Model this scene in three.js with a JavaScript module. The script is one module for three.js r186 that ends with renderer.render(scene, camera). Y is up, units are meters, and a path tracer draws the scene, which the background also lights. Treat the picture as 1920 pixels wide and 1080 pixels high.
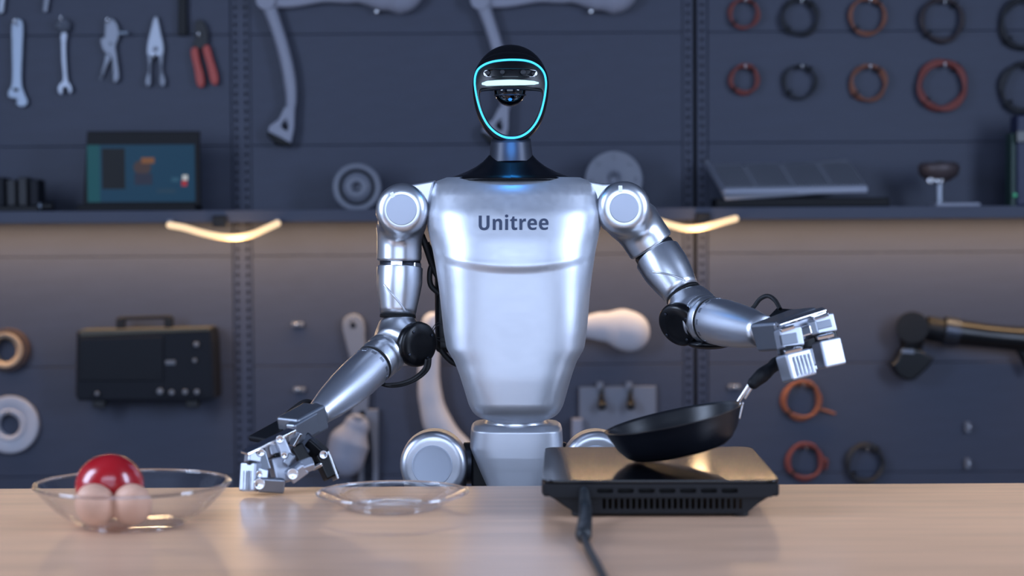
import * as THREE from 'three';
import { RoundedBoxGeometry } from 'three/addons/geometries/RoundedBoxGeometry.js';
import { TextGeometry } from 'three/addons/geometries/TextGeometry.js';
import { FontLoader } from 'three/addons/loaders/FontLoader.js';
import { mergeGeometries, mergeVertices } from 'three/addons/utils/BufferGeometryUtils.js';
import { RectAreaLightUniformsLib } from 'three/addons/lights/RectAreaLightUniformsLib.js';

// ---------------------------------------------------------------- camera, lights, exposure
const FPX = 3300, RAD = Math.PI / 180;
const scene = new THREE.Scene();
scene.background = new THREE.Color(0x000000);
const camera = new THREE.PerspectiveCamera(2 * Math.atan(540 / FPX) / RAD, 1920 / 1080, 0.1, 30);
camera.position.set(0, 1.15, 0);
camera.rotation.set(-Math.atan(110 / FPX), 0, -0.32 * RAD, 'YXZ');
camera.focus = 2.96;
camera.userData.fStop = 2.4;
camera.updateMatrixWorld();
scene.add(camera);
const renderer = new THREE.WebGLRenderer({ antialias: true });
renderer.toneMapping = THREE.LinearToneMapping;
renderer.toneMappingExposure = 1.2;
renderer.shadowMap.enabled = true;
RectAreaLightUniformsLib.init();

// studio softboxes: [name label, position, aim, width, height, intensity, colour]
const SOFTBOXES = [
  ['tall studio softbox on a stand on the bowl side of the table', [-2.05, 1.75, -1.85], [0, 1.0, -2.9], 0.7, 1.3, 12, 0xc8dcff],
  ['tall studio softbox on a stand on the cooker side of the table', [2.05, 1.75, -1.85], [0, 1.0, -2.9], 0.7, 1.3, 12, 0xc8dcff],
  ['wide studio softbox hung high behind the camera', [0, 2.1, 0.4], [0, 0.9, -2.7], 2.6, 0.8, 3.4, 0xc8dcff],
  ['very wide dim softbox standing low behind the camera', [0, 0.95, 1.3], [0, 0.95, -3.0], 3.4, 1.3, 1.6, 0xc8dcff],
];

// ---------------------------------------------------------------- helpers
const V = (x, y, z) => new THREE.Vector3(x, y, z);
// a pixel of the 1920x1080 frame and a depth in metres give a point
function W(px, py, Z) {
  const d = V((px - 960) / FPX, (540 - py) / FPX, -1).applyQuaternion(camera.quaternion);
  return d.multiplyScalar(Z / -d.z).add(camera.position);
}
const TABLE_Y = 0.75, WALL_Z = 4.8;
function onPlane(px, py, y) {
  const d = V((px - 960) / FPX, (540 - py) / FPX, -1).applyQuaternion(camera.quaternion);
  return d.multiplyScalar((y - camera.position.y) / d.y).add(camera.position);
}
let seed = 7;
const rnd = () => { seed = (seed * 1664525 + 1013904223) >>> 0; return seed / 4294967296; };
const used = {};
const numbered = (n) => { used[n] = (used[n] ?? -1) + 1; return used[n] ? n + '_' + String(used[n]).padStart(3, '0') : n; };
function clean(g) {
  if (g.index) g = g.toNonIndexed();
  const o = new THREE.BufferGeometry();
  o.setAttribute('position', g.attributes.position);
  if (!g.attributes.normal) g.computeVertexNormals();
  o.setAttribute('normal', g.attributes.normal);
  o.setAttribute('uv', g.attributes.uv ?? new THREE.BufferAttribute(new Float32Array(g.attributes.position.count * 2), 2));
  return o;
}
const join = (...gs) => mergeGeometries(gs.flat().map(clean));
// a thing: a Group at its base; parts are given in world coordinates and moved into the group
function thing(name, label, category, at, group) {
  const o = new THREE.Group(); o.name = numbered(name); o.position.copy(at); scene.add(o);
  o.userData = { label, category }; if (group) o.userData.group = group;
  return o;
}
function part(parent, name, geo, mat, label) {
  let root = parent; while (root.parent && root.parent !== scene) root = root.parent;
  const g = geo.clone(); g.translate(-root.position.x, -root.position.y, -root.position.z);
  const m = new THREE.Mesh(g, mat); m.name = name; m.castShadow = m.receiveShadow = true;
  if (label) m.userData.label = label;
  parent.add(m); return m;
}
function structure(name, geo, mat, label) {
  const m = new THREE.Mesh(geo, mat); m.name = name; m.castShadow = m.receiveShadow = true;
  m.userData = { kind: 'structure', label, category: name.split('_')[0] }; scene.add(m); return m;
}
const box = (x0, x1, y0, y1, z0, z1, r = 0) => {
  const g = r ? new RoundedBoxGeometry(x1 - x0, y1 - y0, z1 - z0, 3, r) : new THREE.BoxGeometry(x1 - x0, y1 - y0, z1 - z0);
  g.translate((x0 + x1) / 2, (y0 + y1) / 2, (z0 + z1) / 2); return g;
};
// lathe whose axis runs from A towards B; profile = [[distance along in metres, radius], ...]
function lathe(A, B, profile, seg = 48) {
  const g = new THREE.LatheGeometry(profile.map(([y, r]) => new THREE.Vector2(Math.max(r, 1e-5), y)), seg);
  const q = new THREE.Quaternion().setFromUnitVectors(V(0, 1, 0), B.clone().sub(A).normalize());
  g.applyQuaternion(q); g.translate(A.x, A.y, A.z); return g;
}
const cyl = (A, B, r, seg = 32, bev = 0.0015) => { const L = A.distanceTo(B), b = Math.min(bev, r * 0.4, L * 0.3); return lathe(A, B, [[0, 0], [0, r - b], [b, r], [L - b, r], [L, r - b], [L, 0]], seg); };
// box whose long side runs from A to B; hint = direction that its thickness axis should face
function bone(A, B, w, t, hint, rad = 0.003, over = 0) {
  const y = B.clone().sub(A), L = y.length() + over; y.normalize();
  const z = hint.clone().addScaledVector(y, -hint.dot(y)).normalize(), x = y.clone().cross(z);
  const g = new RoundedBoxGeometry(w, L, t, 3, Math.min(rad, w * 0.49, t * 0.49));
  g.applyMatrix4(new THREE.Matrix4().makeBasis(x, y, z).setPosition(A.clone().add(B).multiplyScalar(0.5))); return g;
}
// sweep of an ellipse along points with a radius each; flat = depth over width
function sweep(pts, radii, flat = 1, seg = 20, n = 60, ref = V(0, 0, 1)) {
  const c = new THREE.CatmullRomCurve3(pts, false, 'centripetal'), P = [], idx = [], uv = [];
  const rad = (t) => { const f = t * (radii.length - 1), i = Math.min(Math.floor(f), radii.length - 2), k = f - i, s = k * k * (3 - 2 * k); return radii[i] * (1 - s) + radii[i + 1] * s; };
  const ring = (p, t, r) => { const a = t.clone().cross(ref).normalize(), b = a.clone().cross(t).normalize(); for (let j = 0; j <= seg; j++) { const th = j / seg * 2 * Math.PI, q = p.clone().addScaledVector(a, Math.cos(th) * r).addScaledVector(b, Math.sin(th) * r * flat); P.push(q.x, q.y, q.z); uv.push(j / seg, 0); } };
  const caps = 6, p0 = c.getPoint(0), t0 = c.getTangent(0), p1 = c.getPoint(1), t1 = c.getTangent(1); let rows = 0;
  for (let i = 0; i < caps; i++) { const a = (i / caps) * Math.PI / 2, r = rad(0); ring(p0.clone().addScaledVector(t0, -r * Math.cos(a)), t0, r * Math.sin(a) + 1e-5); rows++; }
  for (let i = 0; i <= n; i++) { const t = i / n; ring(c.getPoint(t), c.getTangent(t), rad(t)); rows++; }
  for (let i = 1; i <= caps; i++) { const a = (i / caps) * Math.PI / 2, r = rad(1); ring(p1.clone().addScaledVector(t1, r * Math.sin(a)), t1, r * Math.cos(a) + 1e-5); rows++; }
  for (let i = 0; i < rows - 1; i++) for (let j = 0; j < seg; j++) { const a = i * (seg + 1) + j, b = a + seg + 1; idx.push(a, a + 1, b, a + 1, b + 1, b); }
  const g = new THREE.BufferGeometry(); g.setAttribute('position', new THREE.Float32BufferAttribute(P, 3)); g.setAttribute('uv', new THREE.Float32BufferAttribute(uv, 2)); g.setIndex(idx); g.computeVertexNormals(); return g;
}
const tube = (pts, r, n = 64, seg = 12, closed = false) => new THREE.TubeGeometry(new THREE.CatmullRomCurve3(pts, closed, 'centripetal'), n, r, seg, closed);
// outline in pixels extruded: front face at depth Zf, th metres thick
function plate(pts, Zf, th, bevel = 0.002, smooth = false, holes = []) {
  const flat = (list, sm) => { const w = list.map(([x, y]) => { const p = W(x, y, Zf); return V(p.x, p.y, 0); }); return (sm ? new THREE.CatmullRomCurve3(w, true, 'centripetal').getPoints(w.length * 6) : w).map((p) => new THREE.Vector2(p.x, p.y)); };
  const s = new THREE.Shape(flat(pts, smooth)); for (const h of holes) s.holes.push(new THREE.Path(flat(h, true)));
  const b = Math.min(bevel, th * 0.45);
  const g = new THREE.ExtrudeGeometry(s, { depth: th - 2 * b, bevelEnabled: true, bevelThickness: b, bevelSize: b, bevelOffset: -b, bevelSegments: 3, curveSegments: 8 });
  g.translate(0, 0, -Zf - th + b); return g;
}
const circlePx = (cx, cy, r, n = 24, ry = r) => Array.from({ length: n }, (_, i) => [cx + r * Math.cos(i / n * 2 * Math.PI), cy + ry * Math.sin(i / n * 2 * Math.PI)]);
// distance fields meshed by surface nets
function sdfMesh(f, lo, hi, c) {
  const n = [0, 1, 2].map((k) => Math.ceil((hi[k] - lo[k]) / c) + 1), at = (i, j, k) => (k * n[1] + j) * n[0] + i, val = new Float32Array(n[0] * n[1] * n[2]);
  for (let k = 0; k < n[2]; k++) for (let j = 0; j < n[1]; j++) for (let i = 0; i < n[0]; i++) val[at(i, j, k)] = f(V(lo[0] + i * c, lo[1] + j * c, lo[2] + k * c));
  const id = new Int32Array(val.length).fill(-1), P = [], N = [], idx = [], e = c * 0.2;
  const grad = (p) => V(f(V(p.x + e, p.y, p.z)) - f(V(p.x - e, p.y, p.z)), f(V(p.x, p.y + e, p.z)) - f(V(p.x, p.y - e, p.z)), f(V(p.x, p.y, p.z + e)) - f(V(p.x, p.y, p.z - e))).normalize();
  for (let k = 0; k < n[2] - 1; k++) for (let j = 0; j < n[1] - 1; j++) for (let i = 0; i < n[0] - 1; i++) {
    const v = []; let neg = 0; for (let q = 0; q < 8; q++) { v[q] = val[at(i + (q & 1), j + ((q >> 1) & 1), k + (q >> 2))]; if (v[q] < 0) neg++; }
    if (!neg || neg === 8) continue;
    const s = V(0, 0, 0); let m = 0;
    for (const [a, b] of [[0, 1], [2, 3], [4, 5], [6, 7], [0, 2], [1, 3], [4, 6], [5, 7], [0, 4], [1, 5], [2, 6], [3, 7]]) if ((v[a] < 0) !== (v[b] < 0)) {
      const t = v[a] / (v[a] - v[b]); s.add(V((a & 1) + t * ((b & 1) - (a & 1)), ((a >> 1) & 1) + t * (((b >> 1) & 1) - ((a >> 1) & 1)), (a >> 2) + t * ((b >> 2) - (a >> 2)))); m++;
    }
    const p = V(lo[0] + i * c, lo[1] + j * c, lo[2] + k * c).addScaledVector(s, c / m); let g = grad(p); p.addScaledVector(g, -Math.max(-c, Math.min(c, f(p)))); g = grad(p);
    id[at(i, j, k)] = P.length / 3; P.push(p.x, p.y, p.z); N.push(g.x, g.y, g.z);
  }
  const quad = (a, b, cc, d, flip) => { if (Math.min(a, b, cc, d) < 0) return; flip ? idx.push(a, cc, b, a, d, cc) : idx.push(a, b, cc, a, cc, d); };
  for (let k = 1; k < n[2] - 1; k++) for (let j = 1; j < n[1] - 1; j++) for (let i = 1; i < n[0] - 1; i++) {
    const v0 = val[at(i, j, k)] < 0;
    if (v0 !== val[at(i + 1, j, k)] < 0) quad(id[at(i, j - 1, k - 1)], id[at(i, j, k - 1)], id[at(i, j, k)], id[at(i, j - 1, k)], !v0);
    if (v0 !== val[at(i, j + 1, k)] < 0) quad(id[at(i - 1, j, k - 1)], id[at(i - 1, j, k)], id[at(i, j, k)], id[at(i, j, k - 1)], !v0);
    if (v0 !== val[at(i, j, k + 1)] < 0) quad(id[at(i - 1, j - 1, k)], id[at(i, j - 1, k)], id[at(i, j, k)], id[at(i - 1, j, k)], !v0);
  }
  const g = new THREE.BufferGeometry(); g.setAttribute('position', new THREE.Float32BufferAttribute(P, 3)); g.setAttribute('normal', new THREE.Float32BufferAttribute(N, 3)); g.setAttribute('uv', new THREE.Float32BufferAttribute(new Float32Array(P.length / 3 * 2), 2)); g.setIndex(idx); return g;
}
const smin = (a, b, k) => { const h = Math.max(k - Math.abs(a - b), 0) / k; return Math.min(a, b) - h * h * k * 0.25; };
// capped cylinder A-B of radius r (r2 at B) with edges rounded by e
function sdCyl(A, B, r, e = 0.004, r2 = r) {
  const ax = B.clone().sub(A), L = ax.length(); ax.normalize(); const mid = A.clone().add(B).multiplyScalar(0.5);
  return (p) => { const d = p.clone().sub(mid), h = d.dot(ax), rr = Math.sqrt(Math.max(0, d.lengthSq() - h * h)), R = r + (r2 - r) * Math.min(1, Math.max(0, h / L + 0.5)), dx = rr - R + e, dy = Math.abs(h) - L / 2 + e; return Math.min(Math.max(dx, dy), 0) + Math.hypot(Math.max(dx, 0), Math.max(dy, 0)) - e; };
}
const around = (pts, m) => { const b = new THREE.Box3().setFromPoints(pts).expandByScalar(m); return [b.min.toArray(), b.max.toArray()]; };
const table1 = (T) => (y) => { if (y <= T[0][0]) return T[0][1]; for (let i = 1; i < T.length; i++) if (y <= T[i][0]) { const k = (y - T[i - 1][0]) / (T[i][0] - T[i - 1][0]); return T[i - 1][1] + (T[i][1] - T[i - 1][1]) * k; } return T[T.length - 1][1]; };
const smooth1 = (T, w) => { const f = table1(T); return (y) => { let s = 0; for (let i = -4; i <= 4; i++) s += f(y + i * w / 4); return s / 9; }; };
const sstep = (a, b, x) => { const t = Math.min(1, Math.max(0, (x - a) / (b - a))); return t * t * (3 - 2 * t); };

// ---------------------------------------------------------------- materials
const std = (color, roughness, metalness = 0, more = {}) => new THREE.MeshPhysicalMaterial({ color, roughness, metalness, ...more });
function noiseTexture(w, h, fn, repeat, srgb = true) {
  const d = new Uint8Array(w * h * 4);
  for (let y = 0; y < h; y++) for (let x = 0; x < w; x++) { const c = fn(x / w, y / h), o = (y * w + x) * 4; d[o] = c[0]; d[o + 1] = c[1]; d[o + 2] = c[2]; d[o + 3] = 255; }
  const t = new THREE.DataTexture(d, w, h); t.wrapS = t.wrapT = THREE.RepeatWrapping; t.magFilter = THREE.LinearFilter; t.minFilter = THREE.LinearMipmapLinearFilter; t.generateMipmaps = true;
  if (srgb) t.colorSpace = THREE.SRGBColorSpace; if (repeat) t.repeat.set(...repeat); t.needsUpdate = true; return t;
}
// periodic value noise
function periodic(nx, ny) {
  const g = Array.from({ length: nx * ny }, rnd);
  return (u, v) => { const x = u * nx, y = v * ny, i = Math.floor(x), j = Math.floor(y), a = x - i, b = y - j, s = a * a * (3 - 2 * a), t = b * b * (3 - 2 * b), G = (p, q) => g[((q % ny + ny) % ny) * nx + ((p % nx + nx) % nx)]; return (G(i, j) * (1 - s) + G(i + 1, j) * s) * (1 - t) + (G(i, j + 1) * (1 - s) + G(i + 1, j + 1) * s) * t; };
}
const gA = periodic(6, 90), gB = periodic(14, 400), gC = periodic(4, 14);
const woodMap = noiseTexture(1024, 1024, (u, v) => { const k = 0.5 * gA(u, v) + 0.3 * gB(u, v) + 0.35 * gC(u, v), m = 0.84 + 0.2 * k; return [222 * m, 178 * m, 146 * m]; }, [1, 1]);
const sA = periodic(160, 160), sB = periodic(9, 9);
const speckle = noiseTexture(512, 512, (u, v) => { const m = 226 + 18 * sA(u, v) + 10 * sB(u, v); return [m, m, m]; }, [3, 3]);
const rA = periodic(40, 40), rB = periodic(7, 7);
const roughVar = noiseTexture(256, 256, (u, v) => { const m = 200 + 35 * rA(u, v) + 20 * rB(u, v); return [m, m, m]; }, [2, 2], false);
const MAT = {
  wood: new THREE.MeshPhysicalMaterial({ map: woodMap, roughness: 0.31, bumpMap: woodMap, bumpScale: 0.0001 }),
  wall: new THREE.MeshPhysicalMaterial({ color: 0x31374a, map: speckle, roughness: 0.6 }),
  post: std(0x2a3044, 0.55), slotBack: std(0x16181f, 0.8),
  roomWall: new THREE.MeshPhysicalMaterial({ color: 0xb4b9c2, map: speckle, roughness: 0.85 }), floor: new THREE.MeshPhysicalMaterial({ color: 0x6d6f74, map: speckle, roughness: 0.6 }), ceiling: std(0x6a707c, 0.9),
  silver: new THREE.MeshPhysicalMaterial({ color: 0xd0d4dc, roughness: 0.5, metalness: 0.8, roughnessMap: roughVar }),
  alu: std(0xe2e6ec, 0.32, 1), aluSoft: std(0xdadee6, 0.36, 1), aluDark: std(0x8a8f98, 0.35, 0.9), chrome: std(0xe2e4e8, 0.1, 1),
  finger: std(0xbcc1cc, 0.46, 0.9), disc: std(0xb4bbc8, 0.55, 0.3), tick: std(0xf2f4f6, 0.5),
  black: std(0x06070b, 0.3, 0, { specularIntensity: 0.7 }), blackMatte: std(0x0d0f14, 0.55, 0, { specularIntensity: 0.5 }), rubber: std(0x0c0d10, 0.6), gunmetal: std(0x3c4049, 0.4, 0.8),
  letter: std(0x39435a, 0.5, 0.2), neck: std(0x2e313a, 0.42, 0.3), headShell: std(0x04050a, 0.36, 0, { specularIntensity: 0.6 }),
  lens: std(0x030305, 0.06, 0, { clearcoat: 1 }), lensRing: std(0x15181f, 0.5),
  cyan: new THREE.MeshStandardMaterial({ color: 0x083040, emissive: new THREE.Color(0.05, 0.52, 1.0), emissiveIntensity: 1.5 }),
  cyanWhite: new THREE.MeshStandardMaterial({ color: 0x204050, emissive: new THREE.Color(0.5, 0.85, 1.0), emissiveIntensity: 1.3 }),
  led: new THREE.MeshStandardMaterial({ color: 0xc8a878, emissive: new THREE.Color(1.0, 0.7, 0.44), emissiveIntensity: 0.7 }),
  pan: std(0x0d0f16, 0.34), panIn: std(0x0c0e13, 0.36), steel: std(0xd0d2d6, 0.14, 1),
  cookerBody: std(0x090b11, 0.45, 0, { specularIntensity: 0.6 }), cookerGlass: std(0x08090c, 0.11), cord: std(0x1c2024, 0.5),
  glass: std(0xffffff, 0.02, 0, { transmission: 1, thickness: 0, ior: 1.62 }), glassRim: std(0xffffff, 0.03, 0, { transmission: 1, thickness: 0.004, ior: 1.5 }),
  tomato: std(0xa01019, 0.24, 0, { clearcoat: 0.6, clearcoatRoughness: 0.15 }), stalk: std(0x3f5a24, 0.7), egg: std(0xcfa28a, 0.55),
  whitePlastic: std(0x7f8290, 0.5), greyPlastic: std(0x666a76, 0.5), softWhite: std(0xa3a3ac, 0.5),
  paleEdge: std(0x9398a6, 0.4), finGrey: std(0x767a84, 0.5), scope: std(0x10131b, 0.6, 0, { specularIntensity: 0.4 }), scopeFace: std(0x0a0d15, 0.5, 0, { specularIntensity: 0.4 }), scopeYellow: std(0x3c3626, 0.5), knob: std(0x5a5f68, 0.4),
  toolGrey: std(0x7c8694, 0.45, 0.6), toolChrome: std(0x7f848e, 0.42, 0.7), toolDull: std(0x6c707a, 0.45, 0.6), redGrip: std(0x9c3328, 0.5), darkTool: std(0x14161c, 0.6),
  coilRed: std(0x74352e, 0.55), coilBlack: std(0x12151d, 0.55), coilOrange: std(0x7a4834, 0.55), coilCopper: std(0x86492c, 0.5), coilDark: std(0x2b2024, 0.5),
  tapeDark: std(0x3a2a28, 0.7), tapeCore: std(0x93806e, 0.7), screenBody: std(0x04050a, 0.6, 0, { specularIntensity: 0.5 }), pcbGreen: std(0x12302a, 0.55), pcbBlue: std(0x131d3c, 0.55),
};
const screenCanvas = document.createElement('canvas'); screenCanvas.width = 512; screenCanvas.height = 330;
{ const c = screenCanvas.getContext('2d'); c.fillStyle = '#0b3f5e'; c.fillRect(0, 0, 512, 330); c.fillStyle = '#0d5560'; c.fillRect(0, 0, 60, 330); c.fillStyle = '#05070b'; c.fillRect(70, 20, 110, 235);
  c.fillStyle = '#4a3b3a'; c.beginPath(); c.arc(262, 130, 42, 0, 7); c.fill(); c.fillStyle = '#8a5a34'; c.fillRect(258, 74, 62, 34); c.fillStyle = '#2a2f45'; c.fillRect(225, 165, 84, 66);
  c.fillStyle = '#2e5d78'; c.fillRect(400, 190, 36, 24); c.fillStyle = '#d8dde0'; c.fillRect(452, 176, 26, 30); c.fillStyle = '#b8323c'; c.fillRect(448, 208, 26, 32); c.fillStyle = '#24445c'; c.fillRect(330, 255, 90, 24); }
const screenTex = new THREE.CanvasTexture(screenCanvas); screenTex.colorSpace = THREE.SRGBColorSpace;
MAT.screen = new THREE.MeshPhysicalMaterial({ color: 0x030507, roughness: 0.5, specularIntensity: 0.4, emissive: 0xffffff, emissiveMap: screenTex, emissiveIntensity: 0.5 });

// ---------------------------------------------------------------- the room
const RX = 2.7, RZ0 = -(WALL_Z + 0.03), RZ1 = 2.4, RH = 2.8;
structure('floor', box(-RX - 0.1, RX + 0.1, -0.1, 0, RZ0 - 0.1, RZ1 + 0.1), MAT.floor, 'grey floor of the workshop under the table');
structure('ceiling', box(-RX - 0.1, RX + 0.1, RH, RH + 0.1, RZ0 - 0.1, RZ1 + 0.1), MAT.ceiling, 'plain grey ceiling over the workshop');
structure('wall_left', box(-RX - 0.1, -RX, 0, RH, RZ0, RZ1), MAT.roomWall, 'plain grey side wall of the workshop');
structure('wall_right', box(RX, RX + 0.1, 0, RH, RZ0, RZ1), MAT.roomWall, 'plain grey side wall facing the other one');
structure('wall_front', box(-RX - 0.1, RX + 0.1, 0, RH, RZ1, RZ1 + 0.1), MAT.roomWall, 'plain grey wall behind the softboxes');
// back wall: dark base with steel panels set on it between perforated uprights
const wallBack = structure('wall_back', box(-RX - 0.1, RX + 0.1, 0, RH, RZ0 - 0.1, RZ0), MAT.slotBack, 'dark blue-grey steel panel tool wall behind the robot');
{
  const xs = [[-RX, W(436, 430, WALL_Z).x], [W(472, 430, WALL_Z).x, W(1281, 430, WALL_Z).x], [W(1327, 430, WALL_Z).x, RX]];
  const y0 = W(960, 62, WALL_Z).y, H = W(960, 62, WALL_Z).y - W(960, 270, WALL_Z).y;
  for (const [x0, x1] of xs) for (let k = -4; k <= 6; k++) {
    const top = Math.min(RH, y0 - k * H), bot = Math.max(0, top - H); if (top - bot < 0.02 || y0 - k * H > RH + H) continue;
    const m = new THREE.Mesh(box(x0 + 0.001, x1 - 0.001, bot + 0.0006, top - 0.0006, RZ0, -WALL_Z, 0.0015), MAT.wall); m.name = 'wall_panel'; m.castShadow = m.receiveShadow = true; wallBack.add(m);
  }
}
function upright(px0, px1, label, gap) {
  const a = W(px0, 430, WALL_Z).x, b = W(px1, 430, WALL_Z).x, at = V((a + b) / 2, 0, -WALL_Z), o = thing('slotted_upright', label, 'upright post', at, 'slotted uprights of the tool wall');
  const halves = gap ? [[a, (a + b) / 2 - gap], [(a + b) / 2 + gap, b]] : [[a, b]];
  for (const [x0, x1] of halves) {
    const s = new THREE.Shape([new THREE.Vector2(x0, 0.002), new THREE.Vector2(x1, 0.002), new THREE.Vector2(x1, 2.78), new THREE.Vector2(x0, 2.78)]);
    const w = x1 - x0, cols = gap ? [0.5] : [0.22, 0.78];
    for (const c of cols) for (let y = 0.3; y < 2.2; y += 0.0235) { const cx = x0 + w * c, hw = 0.0032, hh = 0.006; s.holes.push(new THREE.Path([new THREE.Vector2(cx - hw, y - hh), new THREE.Vector2(cx - hw, y + hh), new THREE.Vector2(cx + hw, y + hh), new THREE.Vector2(cx + hw, y - hh)])); }
    const g = new THREE.ExtrudeGeometry(s, { depth: 0.012, bevelEnabled: false }); g.translate(0, 0, RZ0 + 0.012); part(o, 'slotted_rail', g, MAT.post);
  }
  part(o, 'rail_back', box(a, b, 0.002, 2.78, RZ0, RZ0 + 0.006), MAT.slotBack);
}
upright(437, 471, 'slotted steel upright running up the wall beside the red-handled cutters');
upright(1282, 1326, 'double slotted steel upright running up the wall beside the wire coils', 0.006);

// shelf along the wall with LED strips behind its lip
const SHZ = 4.55, shelfTop = W(960, 391, SHZ).y, shelfBot = W(960, 414, SHZ).y;
{
  const o = thing('wall_shelf', 'long blue-grey steel shelf with a front lip crossing the tool wall', 'shelf', V(0, shelfBot, -WALL_Z));
  part(o, 'shelf_board', box(-2.65, 2.65, shelfTop - 0.006, shelfTop, -WALL_Z + 0.001, -SHZ), MAT.wall);
  part(o, 'front_lip', box(-2.65, 2.65, shelfBot, shelfTop, -SHZ, -SHZ + 0.004, 0.0015), MAT.wall);
  for (const [px, py] of [[412, 413], [1318, 404]]) { const p = W(px, py, SHZ - 0.01); part(o, 'bracket', box(p.x - 0.018, p.x + 0.018, shelfBot - 0.012, shelfBot + 0.018, -SHZ + 0.004, -SHZ + 0.02, 0.003), MAT.blackMatte); }
}
const LED_COLOR = new THREE.Color(1.0, 0.66, 0.36);
for (const [x0, x1, label] of [[-2.6, -0.64, 'straight warm LED strip behind the shelf lip above the oscilloscope'], [-0.62, 0.34, 'straight warm LED strip behind the shelf lip above the white robot legs'], [0.36, 2.6, 'straight warm LED strip behind the shelf lip above the black robot arm']]) {
  const o = thing('led_strip', label, 'led strip', V((x0 + x1) / 2, shelfBot + 0.012, -4.69), 'LED strips under the shelf');
  part(o, 'channel', box(x0, x1, shelfBot + 0.014, shelfTop - 0.006, -4.705, -4.675), MAT.whitePlastic);
  part(o, 'glowing_strip', box(x0, x1, shelfBot + 0.010, shelfBot + 0.014, -4.701, -4.679), MAT.led);
  const L = new THREE.RectAreaLight(LED_COLOR, 68, x1 - x0, 0.02); L.position.set((x0 + x1) / 2, shelfBot + 0.0092, -4.69); L.lookAt(L.position.x, 0, -4.69); L.name = 'led_light'; scene.add(L);
}
for (const [pts, label] of [[[[318, 422], [345, 427], [380, 437], [415, 444], [445, 445], [475, 439], [500, 428], [520, 419]], 'sagging warm LED strip end hanging in front of the upright beside the laptop'],
  [[[1232, 414], [1262, 423], [1285, 428], [1310, 427], [1335, 422], [1360, 415], [1379, 410]], 'sagging warm LED strip end hanging beside the bent robot elbow']]) {
  const P = pts.map(([x, y]) => W(x, y, SHZ - 0.035)), o = thing('drooping_led_strip', label, 'led strip', P[3], 'drooping LED strips');
  part(o, 'glowing_ribbon', sweep(P, P.map(() => 0.0085), 0.35, 12, 40), MAT.led);
  const m = P[Math.floor(P.length / 2)]; const L = new THREE.PointLight(LED_COLOR, 0.05); L.position.set(m.x, m.y - 0.02, m.z + 0.02); L.castShadow = true; L.name = 'droop_light'; scene.add(L);
  // clips that hold the ribbon to the lip
  for (const q of [P[0], P[P.length - 1]]) part(o, 'clip', box(q.x - 0.006, q.x + 0.006, q.y - 0.004, Math.max(shelfBot + 0.008, q.y + 0.004), -SHZ + 0.004, q.z - 0.002), MAT.greyPlastic);
}

// studio softboxes
SOFTBOXES.forEach(([label, pos, aim, w, h, I, col], i) => {
  const o = thing('studio_softbox', label, 'softbox', V(pos[0], 0, pos[2]));
  const p = V(...pos), m = new THREE.Matrix4().lookAt(V(...aim), p, V(0, 1, 0)), q = new THREE.Quaternion().setFromRotationMatrix(m); // +z of q points at the aim
  const put = (g) => { g.applyQuaternion(q); g.translate(p.x, p.y, p.z); return g; };
  const back = new THREE.CylinderGeometry(Math.SQRT1_2, 0.12, 0.3, 4, 1, true); back.rotateY(Math.PI / 4); back.scale(w, 1, h); back.rotateX(Math.PI / 2); back.translate(0, 0, -0.16);
  part(o, 'housing', put(back), MAT.blackMatte);
  part(o, 'diffuser', put(new THREE.BoxGeometry(w, h, 0.004)), new THREE.MeshStandardMaterial({ color: 0xffffff, emissive: col, emissiveIntensity: I * 0.25 }));
  part(o, 'stand_pole', cyl(V(p.x, 0, p.z).add(V(0, 0, 0)), V(p.x, p.y - 0.05, p.z).addScaledVector(V(0, 0, 1).applyQuaternion(q), -0.3).setY(p.y - 0.05), 0.014), MAT.black);
  for (let k = 0; k < 3; k++) { const a = k * 2.1 + 0.5; part(o, 'stand_leg', cyl(V(p.x, 0.35, p.z), V(p.x + 0.4 * Math.cos(a), 0.01, p.z + 0.4 * Math.sin(a)), 0.01), MAT.black); }
  const L = new THREE.RectAreaLight(col, I, w, h); L.position.copy(p).addScaledVector(V(0, 0, 1).applyQuaternion(q), 0.004); L.lookAt(...aim); L.name = 'softbox_light'; scene.add(L);
});

// ---------------------------------------------------------------- table
const TBZ = 2.735;
{
  const o = thing('work_table', 'pale wood-topped work table in front of the robot', 'table', V(0, 0, -2.25));
  const g = box(-1.25, 1.25, TABLE_Y - 0.03, TABLE_Y, -TBZ, -1.75, 0.002), p = g.attributes.position, uv = g.attributes.uv;
  for (let i = 0; i < p.count; i++) uv.setXY(i, p.getX(i) * 1.1, p.getZ(i) * 1.1);
  part(o, 'tabletop', g, MAT.wood);
  for (const x of [-1.18, 1.18]) for (const z of [-TBZ + 0.06, -1.81]) part(o, 'leg', box(x - 0.025, x + 0.025, 0, TABLE_Y - 0.03, z - 0.025, z + 0.025, 0.003), MAT.aluDark);
  part(o, 'apron', box(-1.15, 1.15, TABLE_Y - 0.08, TABLE_Y - 0.03, -1.83, -1.80), MAT.aluDark);
}

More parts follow.
